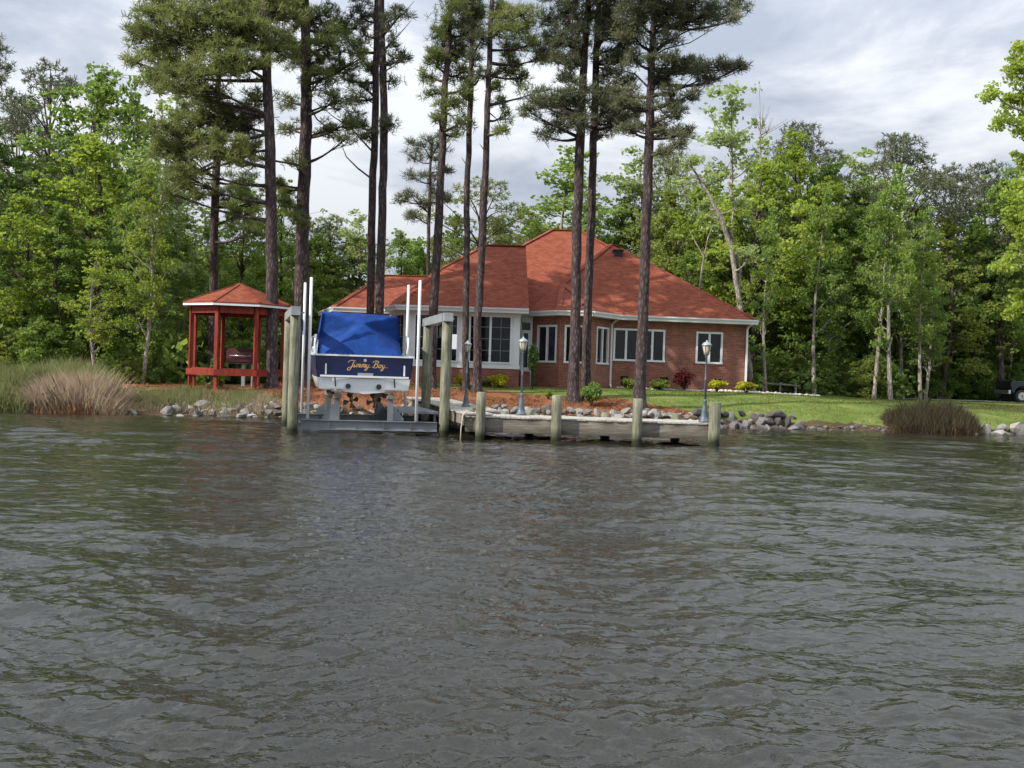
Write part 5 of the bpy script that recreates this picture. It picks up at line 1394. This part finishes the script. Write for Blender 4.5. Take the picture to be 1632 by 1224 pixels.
# ---- single trees surveyed one by one: trunk line and foliage pads at their own distance
def tree_px(name, label, cat, d, trunk, pads, leaf, bark='bark_pine', kind='pine', stubs=(), dens=40, group=None, length=.24, zfoot=None, depth=1.0, extra=()):
    rnd.seed(int(trunk[0][0] * 7 + d)); RS.seed(int(trunk[0][0] * 3 + d) % 9999)
    pts = [at(px, py, d) for px, py, w in trunk]; rad = [w * .5 * d / FPX for px, py, w in trunk]
    foot = pts[0].copy(); g = gh(foot.x, foot.y)
    foot.z = g
    pts[0] = foot; base = empty(name, foot, label, cat, group)
    # refine the trunk line
    P2, R2 = [], []
    for i in range(len(pts) - 1):
        for j in range(5):
            t = j / 5; P2.append(pts[i].lerp(pts[i + 1], t) + Vector((rnd.uniform(-1, 1), rnd.uniform(-1, 1), 0)) * .025); R2.append(rad[i] + (rad[i + 1] - rad[i]) * t)
    P2.append(pts[-1]); R2.append(rad[-1])
    P2 = [foot + Vector((0, 0, -.3)), foot + Vector((0, 0, .02))] + [foot.lerp(P2[1], .25)] + P2[1:]; R2 = [R2[0] * 1.9, R2[0] * 1.55, R2[0] * 1.15] + R2[1:]
    m = MB(); m.tube(P2, R2, 12, cap=False, jit=.035, rnd=rnd)
    def near(z):
        k = min(range(len(P2)), key=lambda i: abs(P2[i].z - z)); return P2[k], R2[k]
    Cs, Ds = [], []
    for pd in pads:
        px, py, rx, ry = pd[:4]
        off = rnd.uniform(-1, 1) * depth * (1.0 + rx * d / FPX * .6)
        c = at(px, py, d + off); a = rx * d / FPX; b = ry * d / FPX
        r = (a * 1.12, max(.5, (a + b) * .5), b * 1.4)
        hz = math.hypot(c.x - pts[-1].x, off)
        o, ro = near(c.z - rnd.uniform(.05, .32) * hz - .1)
        br = min(ro * .5, .075) + .012
        bp = limb(m, o, c, br, .02, sag=-.06 * hz, n=6, seg=6, wob=.05)
        if kind == 'pine':
            # the pad is broken up into sprays at the ends of twigs
            ns = max(5, int(dens * .36 * 3.14 * a * b * 1.2)) + 2
            for q in ell(c, r, ns, .5):
                q = Vector(q); st = bp[rnd.choice([3, 4, 5, 6])]
                if (q - c).length > max(a, b) * 1.8: continue
                mid = st.lerp(q, .55) + Vector((0, 0, -.06)); m.tube([st, mid, q], [.018, .012, .006], 4, cap=False)
                s = rnd.uniform(.16, .36)
                nn = rnd.randint(4, 7)
                P_ = ell(q, (s, s, s * .55), nn, .5); D = P_ - np.asarray(q); D[:, 2] += .2; D = D / (np.linalg.norm(D, axis=1)[:, None] + 1e-6)
                Cs.append(P_); Ds.append(D)
        else:
            ns = max(4, int(dens * .25 * 3.14 * a * b)) + 2
            for q in ell(c, r, ns, .5):
                q = Vector(q); st = bp[rnd.choice([3, 4, 5, 6])]; m.tube([st, q], [.014, .005], 4, cap=False)
                s = rnd.uniform(.25, .5); Cs.append(ell(q, (s, s, s * .6), 60, .5))
    for s in stubs:                                 # dead or bare branches
        q = [at(u, v, d + k * .15) for k, (u, v) in enumerate(s[0])]; w = s[1] * d / FPX * .5
        m.tube(q, [w * (1 - .75 * i / (len(q) - 1)) for i in range(len(q))], 6, cap=False)
    tm = raw_np_from(m, base, bark)
    C = np.concatenate(Cs) if Cs else None
    if C is not None:
        if kind == 'pine': V, F = needle_tris(C, np.concatenate(Ds), length, n=11, width=.016, spread=1.1)
        else: V, F = leaf_quads(C, length)
        np_mesh('crown', V, F, M[leaf], parent=base, origin=foot)
    return base
def raw_np_from(m, base, bark):
    o = m.build('trunk', M[bark], base); return o
GP = None
tree_px('pine_tree', 'thick pine in front of the gazebo with big low boughs reaching left', 'pine tree', 40.0,
  [(433, 636, 19), (434, 500, 19), (433, 380, 18.5), (430, 240, 17), (425, 100, 14), (421, 30, 12), (418, -60, 9), (415, -180, 4)],
  [(300, 55, 62, 38), (355, 25, 65, 32), (255, 95, 40, 26), (300, 122, 62, 20), (370, 95, 55, 26), (385, 45, 50, 30), (235, 45, 35, 28), (215, 100, 16, 8), (250, 130, 30, 14), (440, 78, 40, 18), (400, 8, 60, 25), (440, 20, 50, 24), (260, 12, 40, 22),
   (330, 185, 45, 22), (385, 200, 40, 30), (300, 215, 45, 28), (350, 240, 45, 22), (280, 250, 34, 28), (395, 245, 28, 18), (260, 205, 22, 18), (300, 280, 30, 12), (270, 305, 14, 8), (330, 150, 30, 14), (405, 160, 22, 12), (415, -60, 120, 45), (330, -40, 90, 35)],
  'pine_needles', stubs=[([(432, 258), (400, 246), (370, 258), (330, 270), (290, 285)], 7), ([(424, 108), (380, 110), (330, 120), (290, 120), (262, 105)], 7), ([(430, 255), (470, 262), (480, 265)], 4)], dens=62)
tree_px('pine_tree', 'thick dark pine right of the gazebo, rising behind the left boat lift pilings', 'pine tree', 44.0,
  [(479, 630, 24), (481, 440, 22), (484, 300, 20), (488, 200, 19), (488, 120, 17), (486, 30, 14), (484, -80, 10), (482, -200, 4)],
  [(500, 30, 45, 25), (455, 60, 25, 16), (525, 70, 42, 22), (495, 100, 36, 22), (545, 50, 26, 18), (510, 125, 34, 14), (540, 110, 24, 14), (470, 90, 26, 14), (535, 160, 32, 14), (555, 195, 16, 10), (525, 205, 26, 14), (550, 222, 14, 8), (460, 205, 14, 12), (455, 160, 18, 12), (470, 260, 14, 12), (455, 300, 18, 10),
   (462, 330, 20, 14), (480, 350, 14, 10), (440, 290, 12, 8), (570, 95, 16, 12), (480, -60, 90, 40), (545, -30, 40, 22), (460, 15, 35, 20)],
  'pine_needles', stubs=[([(489, 180), (515, 170), (540, 165)], 4), ([(488, 160), (505, 190), (535, 215), (560, 232)], 3), ([(487, 215), (460, 205), (440, 190)], 4)], dens=44)
tree_px('pine_tree', 'pine with its trunk rising behind the gazebo roof', 'pine tree', 47.5,
  [(338, 622, 15), (340, 470, 14), (342, 330, 13), (346, 230, 12), (348, 120, 9), (350, 20, 5)],
  [(300, 300, 40, 16), (350, 175, 30, 18), (390, 290, 30, 16), (370, 310, 34, 14), (290, 170, 25, 16), (380, 340, 26, 16), (410, 320, 22, 14), (400, 370, 18, 12)],
  'pine_needles', stubs=[([(342, 258), (300, 280), (265, 308)], 4)], dens=40)
tree_px('pine_tree', 'left trunk of the pair of slim pines behind the covered boat', 'pine tree', 44.5,
  [(588, 600, 13), (590, 470, 12.5), (594, 300, 12), (598, 180, 11), (600, 60, 10), (602, -60, 7), (603, -170, 3)],
  [(575, 25, 26, 20), (570, 80, 20, 14), (588, 110, 18, 12), (560, 130, 12, 8), (572, 160, 14, 8), (565, 195, 24, 16), (585, 215, 16, 9), (600, -60, 60, 30), (582, 55, 14, 12), (580, 140, 12, 8)],
  'pine_needles_grey', stubs=[([(591, 284), (570, 268), (552, 250), (545, 232)], 3.5), ([(597, 120), (570, 85), (548, 55), (525, 38)], 3), ([(596, 165), (570, 150), (545, 140)], 2.5), ([(592, 240), (560, 205), (530, 185), (500, 160)], 3)], dens=44)
tree_px('pine_tree', 'right trunk of the pair of slim pines behind the covered boat', 'pine tree', 43.5,
  [(603, 600, 14), (605, 470, 14), (610, 300, 13), (612, 200, 12.5), (609, 80, 11), (607, -30, 9), (606, -170, 3)],
  [(622, 130, 14, 9), (628, 92, 12, 9), (617, 200, 8, 8), (640, 22, 18, 9), (625, 65, 10, 10), (620, 35, 14, 10), (645, 90, 8, 5), (605, -60, 50, 26), (618, 195, 7, 7)],
  'pine_needles_grey', stubs=[([(613, 78), (632, 60), (655, 33)], 3.2), ([(613, 114), (630, 104), (645, 92)], 2.6), ([(611, 38), (640, 25), (660, 2)], 3)], dens=44)
tree_px('pine_tree', 'pine with a low compact crown rising left of the boat lift pilings', 'pine tree', 42.5,
  [(688, 612, 15), (690, 500, 14.5), (698, 380, 13.5), (705, 230, 11.5), (710, 130, 10), (716, 70, 8), (720, 0, 5)],
  [(712, 60, 30, 24), (735, 85, 30, 22), (695, 105, 24, 14), (730, 120, 28, 16), (680, 120, 14, 8), (715, 30, 30, 16), (745, 50, 22, 20), (712, 160, 16, 12), (690, 145, 16, 10), (730, 165, 18, 14), (735, 195, 16, 12), (722, 215, 14, 6), (700, 185, 12, 8), (742, 140, 16, 16), (695, 85, 18, 12), (735, 5, 30, 16)],
  'pine_needles', stubs=[([(702, 250), (712, 238), (719, 228)], 2.5), ([(706, 180), (722, 185), (738, 180)], 2.6)], dens=44)
tree_px('pine_tree', 'very slim pine trunk behind the smaller lamp post, left of a matching one', 'pine tree', 42.6,
  [(742, 628, 11), (742, 480, 10.5), (745, 300, 9.5), (750, 160, 8.5), (753, 40, 7), (755, -80, 4)],
  [(760, 25, 30, 18), (748, 50, 20, 16), (772, 55, 22, 14), (755, 90, 12, 10), (765, 120, 12, 8), (740, 10, 26, 14), (756, -50, 50, 26)],
  'pine_needles_grey', stubs=[([(743, 262), (739, 256), (735, 250)], 2)], dens=40)
tree_px('pine_tree', 'slim pine with its foot between the two yellow bushes', 'pine tree', 42.0,
  [(760, 622, 14), (762, 500, 12.5), (769, 380, 11.5), (775, 240, 10), (779, 120, 9), (783, 20, 7), (786, -80, 4)],
  [(800, 20, 40, 18), (830, 45, 28, 16), (812, 80, 26, 16), (845, 72, 18, 10), (802, 110, 20, 10), (828, 125, 22, 13), (850, 150, 18, 9), (800, 45, 26, 16), (820, 100, 20, 10), (798, 165, 8, 8), (806, 182, 8, 10), (800, 205, 8, 6), (790, 140, 9, 8), (835, 20, 26, 14), (790, -50, 60, 26), (863, 90, 12, 8)],
  'pine_needles', stubs=[([(778, 178), (792, 190), (803, 218)], 2.4), ([(772, 240), (768, 234), (764, 229)], 2.2), ([(781, 128), (805, 108), (828, 92)], 3)], dens=44)
tree_px('pine_tree', 'dark pine, left one of the close pair in front of the brick bay', 'pine tree', 41.5,
  [(914, 632, 19), (917, 500, 16), (919, 380, 15.5), (925, 220, 14.5), (929, 120, 12), (936, 30, 10), (940, -70, 6)],
  [(895, 22, 38, 20), (880, 60, 28, 16), (912, 62, 28, 14), (870, 90, 22, 10), (905, 95, 26, 12), (925, 80, 20, 14), (880, 155, 34, 12), (905, 175, 34, 16), (860, 165, 18, 10), (885, 198, 24, 10), (920, 150, 24, 16), (925, 195, 22, 12), (868, 215, 12, 8), (845, 180, 14, 8), (910, 125, 20, 10), (935, -30, 80, 30), (930, 40, 22, 18)],
  'pine_needles_grey', stubs=[([(927, 100), (900, 88), (872, 84)], 3.5), ([(922, 205), (908, 185), (880, 160)], 4), ([(932, 52), (905, 35), (880, 25)], 3.5)], dens=60)
tree_px('pine_tree', 'dark pine, right one of the close pair in front of the brick bay', 'pine tree', 42.2,
  [(934, 628, 16), (936, 500, 13.5), (941, 380, 13), (946, 230, 12), (949, 120, 11), (953, 30, 9), (956, -70, 5)],
  [(968, 20, 34, 18), (985, 55, 28, 16), (972, 90, 26, 12), (998, 95, 18, 12), (965, 140, 28, 16), (985, 165, 28, 12), (960, 175, 24, 14), (975, 195, 30, 12), (1003, 185, 20, 8), (995, 70, 20, 14), (965, 50, 24, 14), (975, 118, 18, 8), (960, 215, 18, 8), (1000, 130, 12, 8), (960, -30, 70, 28)],
  'pine_needles_grey', stubs=[([(946, 200), (970, 198), (1000, 190), (1020, 205)], 3.4), ([(948, 105), (975, 115), (1005, 125)], 3), ([(944, 205), (930, 200), (915, 190)], 3)], dens=60)
tree_px('pine_tree', 'single dark pine with wide layered boughs in front of the triple window', 'pine tree', 40.0,
  [(1020, 638, 20), (1024, 520, 17.5), (1030, 360, 15.5), (1035, 220, 14.5), (1038, 110, 12), (1041, 40, 10), (1044, -60, 6)],
  [(1015, 20, 34, 22), (1065, 22, 40, 18), (1105, 32, 38, 14), (1140, 18, 30, 14), (1170, 8, 24, 10), (1165, 32, 14, 6), (1010, 55, 24, 14), (1065, 62, 24, 10), (1060, 98, 34, 8), (1095, 102, 38, 10), (1130, 104, 34, 10), (1158, 112, 18, 5), (1182, 104, 10, 5), (1120, 125, 22, 10), (1060, 130, 24, 12), (1070, 158, 26, 14), (1075, 178, 18, 10), (1010, 95, 16, 10),
   (1000, 150, 26, 10), (1015, 170, 20, 12), (990, 165, 16, 10), (1030, 200, 30, 12), (1065, 210, 22, 10), (1085, 225, 20, 10), (1060, 240, 12, 8), (1095, 210, 10, 8), (1000, 205, 22, 8), (1105, 150, 10, 8), (1045, -30, 90, 30), (1100, -10, 45, 16)],
  'pine_needles_grey', stubs=[([(1038, 90), (1060, 70), (1090, 52), (1120, 40)], 4.5), ([(1037, 92), (1060, 78), (1100, 68), (1150, 38)], 3.2), ([(1036, 110), (1075, 108), (1130, 108), (1180, 104)], 3.6), ([(1034, 140), (1012, 118), (985, 110), (958, 100)], 3.6), ([(1034, 85), (1025, 60), (1015, 40)], 3), ([(1034, 215), (1010, 208), (985, 200)], 3)], dens=60)
tree_px('pine_tree', 'small open pine with round tufts over the left wing of the roof', 'pine tree', 60.0,
  [(683, 600, 6), (683, 430, 6), (684, 340, 5.5), (686, 260, 4), (690, 220, 3)],
  [(672, 226, 20, 10), (700, 232, 16, 12), (685, 250, 16, 8), (655, 248, 12, 6), (690, 280, 18, 10), (660, 282, 16, 6), (655, 310, 22, 7), (640, 318, 10, 5), (690, 305, 14, 8), (662, 345, 18, 6), (708, 318, 14, 8), (675, 330, 14, 6), (712, 270, 8, 6)],
  'pine_needles_grey', dens=22, length=.34)
tree_px('pine_tree', 'pine of which only a few bough tips show at the upper left edge', 'pine tree', 44.0,
  [(-42, 620, 18), (-40, 400, 17), (-38, 150, 14), (-36, 0, 9), (-36, -60, 5)],
  [(-4, 72, 10, 7), (4, 108, 12, 10), (0, 130, 16, 12), (-25, 100, 22, 18), (-60, 60, 30, 20), (-10, 85, 10, 6)],
  'pine_needles_grey', dens=44)
tree_px('leaning_tree', 'large grey trunk leaning left beside the right corner of the house', 'tree', 54.0,
  [(1199, 618, 11), (1190, 560, 10), (1178, 480, 9), (1166, 400, 7.5), (1150, 350, 7), (1130, 310, 5), (1105, 270, 3), (1090, 250, 2)],
  [(1100, 255, 14, 8), (1140, 290, 16, 10), (1180, 320, 16, 10), (1125, 330, 12, 8), (1200, 400, 20, 10)],
  'leaf_pale', bark='bark_pale', kind='broad', length=.14, dens=10,
  stubs=[([(1176, 465), (1180, 430), (1172, 390), (1165, 370), (1170, 320), (1160, 290)], 6), ([(1150, 350), (1130, 345), (1100, 335)], 2.5), ([(1112, 480), (1120, 420), (1128, 380), (1140, 350)], 3.4), ([(1122, 410), (1108, 385), (1100, 370)], 2.4)])
tree_px('leafy_tree', 'bright leafy tree overhanging the right edge of the view high above the truck', 'tree', 46.0,
  [(1668, 640, 18), (1665, 450, 16), (1660, 300, 14), (1652, 150, 10), (1648, 60, 6)],
  [(1622, 80, 12, 10), (1612, 115, 16, 14), (1630, 110, 16, 20), (1585, 150, 14, 10), (1605, 165, 18, 14), (1628, 165, 16, 22), (1600, 195, 14, 7), (1630, 205, 14, 14), (1640, 260, 22, 30), (1625, 300, 18, 18), (1615, 340, 16, 18), (1640, 340, 26, 30), (1625, 400, 20, 20), (1605, 420, 14, 12), (1635, 470, 24, 24), (1612, 500, 16, 14)],
  'leaf_yellow', bark='bark_pale', kind='broad', length=.15, dens=40)

# ---- garden plants
def bush(name, px, py, rx, ry, d, leaf, label, cat='bush', n=900, ls=.10, stems=5, seed=1):
    RS.seed(seed + int(px)); rnd.seed(seed + int(px)); c = at(px, py, d); a, b = rx * d / FPX * 1.15, ry * d / FPX * 1.15; g = gh(c.x, d)
    root = empty(name, (c.x, d, g), label, cat); m = MB(); Cs = []
    for i in range(stems * 3):
        t = Vector((c.x, d, g)); q = Vector(ell(c, (a * .8, a * .8, b * .75), 1, .7)[0]); limb(m, t, q, .016, .006, n=3, seg=4)
        Cs.append(ell(q, (a * .5, a * .5, b * .45), 2 * n // (stems * 3), .5))
    m.build('stem', M['bark_dark'], root)
    V, F = leaf_quads(np.concatenate(Cs), ls); np_mesh('foliage', V, F, M[leaf], parent=root, origin=(c.x, d, g)); return root
M['leaf_gold'] = leaf_mat('golden_leaves', (0.42, 0.40, 0.03), (0.70, 0.62, 0.06), 0.35)
M['leaf_red'] = leaf_mat('dark_red_leaves', (0.09, 0.016, 0.018), (0.15, 0.026, 0.028), 0.4)
bush('bush', 797, 606, 15, 10, 44.2, 'leaf_gold', 'round golden yellow bush below the right sunroom window')
bush('bush', 737, 606, 13, 9, 44.2, 'leaf_gold', 'golden yellow bush behind the smaller lamp post')
bush('bush', 774, 611, 8, 6, 44.3, 'leaf_dark', 'low dark green bush between the two golden bushes by the sunroom')
bush('bush', 1143, 612, 15, 8, 46.6, 'leaf_gold', 'golden yellow bush right behind the far right lamp post')
bush('bush', 1190, 614, 16, 7, 46.8, 'leaf_gold', 'wide low yellow green bush at the right corner of the house')
bush('bush', 1001, 611, 12, 7, 46.3, 'leaf_olive', 'low dark olive bush under the left foundation vent')
bush('bush', 1052, 612, 16, 7, 46.4, 'leaf_olive', 'low wide dark olive bush right of the single pine trunk')
bush('bush', 1208, 608, 8, 12, 48.8, 'leaf_dark', 'dark evergreen bush just past the right corner of the house')
bush('red_maple', 1091, 602, 17, 14, 46.6, 'leaf_red', 'small dark red Japanese maple against the brick wall', 'small tree', n=700)
bush('bush', 942, 624, 16, 15, 40.4, 'leaf_bright', 'bright green bush at the foot of the close pair of pines', n=1500, ls=.13)
bush('bush', 850, 572, 9, 28, 44.2, 'leaf_dark', 'tall narrow green shrub growing by the white door', n=900, ls=.11)
bush('sapling', 874, 628, 6, 6, 41.5, 'leaf_yellow', 'tiny yellow green sapling on the lawn edge behind the dock', n=140)
bush('bush', 344, 590, 10, 22, 43.5, 'leaf_dark', 'dark green bush seen through the gazebo posts', n=900, ls=.13)
bush('bush', 350, 605, 8, 14, 42.0, 'leaf_olive', 'low olive bush just inside the gazebo', n=300, ls=.1)

# ---- grasses
def blades(centres, h, w, lean=.35, seed=0):
    RS.seed(seed); n = len(centres); d = np.stack([RS.randn(n) * lean, RS.randn(n) * lean, np.ones(n)], 1); H_ = (h * (.55 + .6 * RS.rand(n)))[:, None]
    s = unit(n); s[:, 2] = 0; s /= np.linalg.norm(s, axis=1)[:, None] + 1e-6
    mid = centres + d * H_ * .55; tip = centres + d * H_ * np.array([1.35, 1.35, 1.0])
    V = np.stack([centres - s * w * .5, centres + s * w * .5, mid + s * w * .35, tip, mid - s * w * .35], 1)
    return V.reshape(-1, 3), np.arange(n * 5).reshape(n, 5)
def clump(name, label, px0, px1, d, hpx, n, mat, w=.022, cat='reeds', dd=.9, lean=.22, kind=None, seed=3, taper=True):
    RS.seed(seed); x0, x1 = gx(px0, d, .5), gx(px1, d, .5); c = (x0 + x1) / 2; hw_ = (x1 - x0) / 2
    u = np.clip(RS.randn(n) * .5, -1, 1) if taper else RS.uniform(-1, 1, n)
    # tussocks
    k = 14; tc = RS.uniform(-1, 1, k); u = np.where(RS.rand(n) < .6, tc[RS.randint(0, k, n)] + RS.randn(n) * .07, u)
    X = c + u * hw_; Y = d + RS.uniform(-dd, dd, n); Z = np.array([gh(a, b) for a, b in zip(X, Y)]) - .05
    th = RS.uniform(.5, 1.15, 40); nz = np.interp(u, np.linspace(-1, 1, 40), th)
    h = hpx * d / FPX * np.clip(1.08 - .7 * np.abs(u) ** 3, .2, 1.2) * (.45 + .55 * nz)
    V, F = blades(np.stack([X, Y, Z], 1), h, w, lean, seed)
    return tag(np_mesh(name, V, F, M[mat], origin=(c, d, 0)), label, cat, kind=kind)
M['straw'] = leaf_mat('dry_reed', (0.33, 0.25, 0.175), (0.52, 0.43, 0.31), 0.25)
M['brush_brown'] = leaf_mat('brown_brush', (0.085, 0.062, 0.038), (0.15, 0.112, 0.07), 0.25)
M['brush_green'] = leaf_mat('grey_green_brush', (0.06, 0.066, 0.035), (0.115, 0.12, 0.06), 0.3)
M['rust_grass'] = leaf_mat('rusty_stems', (0.22, 0.11, 0.05), (0.34, 0.19, 0.10), 0.2)
M['marsh'] = leaf_mat('marsh_grass', (0.17, 0.19, 0.075), (0.33, 0.33, 0.16), 0.35)
M['lawn_blade'] = leaf_mat('lawn_blades', (0.12, 0.17, 0.038), (0.25, 0.28, 0.08), 0.5, var=0.1)
clump('reed_clump', 'dry pinkish tan reed clump at the water edge on the left', 44, 208, 35.8, 50, 6000, 'straw', kind='stuff', lean=.32)
clump('reed_clump', 'rusty brown reed stems right behind the waterline at the left', 60, 205, 35.6, 24, 1500, 'rust_grass', kind='stuff', seed=8)
clump('marsh_grass', 'green and tan marsh grass at the left edge of the bank', -90, 75, 36.2, 52, 9000, 'marsh', kind='stuff', dd=1.6, seed=5, taper=False)
clump('marsh_grass', 'tall green marsh plants behind the tan reeds', 20, 185, 37.6, 50, 4500, 'marsh', kind='stuff', dd=.9, seed=6, taper=False)
clump('bank_grass', 'low tan grass along the bank between the reeds and the gazebo', 195, 440, 37.2, 22, 9000, 'marsh', kind='stuff', dd=.9, seed=7, taper=False, w=.018)
clump('bank_grass', 'sparse dry grass tips on the bank in front of the gazebo', 190, 440, 36.8, 20, 3500, 'straw', kind='stuff', dd=.8, seed=17, taper=False, w=.016)
clump('brush_clump', 'dark grey green brush clump at the water edge on the right', 1418, 1558, 40.9, 42, 5500, 'brush_green', cat='brush', kind='stuff', seed=9, dd=.8, lean=.20, taper=False)
clump('brush_clump', 'brown stems inside the dark brush clump on the right', 1418, 1560, 40.6, 42, 6000, 'brush_brown', cat='brush', kind='stuff', seed=10, dd=.7, lean=.20, taper=False)
clump('brush_clump', 'rusty low stems at the water edge under the dark brush clump', 1416, 1560, 40.3, 18, 2500, 'rust_grass', cat='brush', kind='stuff', seed=12, taper=False, dd=.3)
# lawn: short blades where the grass grows
RS.seed(4); n = 90000
X = RS.uniform(-6, 34, n); Y = RS.uniform(39, 58.8, n)
keep = np.zeros(n, bool)
for i in range(n):
    x, y = X[i], Y[i]; s = y - shore(x)
    isl = (-9.2 < x < 7.9 and y < 43.2 - max(0, x - 4) * .75 - (0.5 if x > 0 else 0))
    inside = (x < 12.0 and y > 46.3) or (x < 5 and y > 44.4)
    keep[i] = s > .5 and not isl and not inside and noise.noise(Vector((x * .5, y * .5, 3))) > -.25
X, Y = X[keep], Y[keep]; Z = np.array([gh(a, b) for a, b in zip(X, Y)])
V, F = blades(np.stack([X, Y, Z], 1), .075, .02, .5, 2)
tag(np_mesh('lawn_grass', V, F, M['lawn_blade'], origin=(10, 48, 1)), 'short green lawn grass', 'grass', kind='stuff')

# fallen pine straw lying loose on the beds
RS.seed(14); n = 26000
X = np.concatenate([RS.uniform(-9.2, 8, n * 2 // 3), RS.uniform(-15, -7.5, n - n * 2 // 3)]); Y = np.concatenate([RS.uniform(37.5, 43, n * 2 // 3), RS.uniform(37.5, 43.5, n - n * 2 // 3)])
keep = np.array([(y - shore(x)) > .7 and (x < -7.5 or y < 43.0 - max(0, x - 4) * .75 - (.5 if x > 0 else 0)) and noise.noise(Vector((x * .9, y * .9, 7))) > -.15 for x, y in zip(X, Y)])
X, Y = X[keep], Y[keep]; C = np.stack([X, Y, np.array([gh(a, b) for a, b in zip(X, Y)]) + .01], 1)
M['pine_straw'] = leaf_mat('pine_straw', (0.22, 0.095, 0.045), (0.44, 0.25, 0.13), 0.15)
V, F = blades(C, .07, .03, 1.6, 15)
tag(np_mesh('pine_straw', V, F, M['pine_straw'], origin=(0, 40, .8)), 'loose reddish brown pine straw on the planting beds', 'pine straw', kind='stuff')
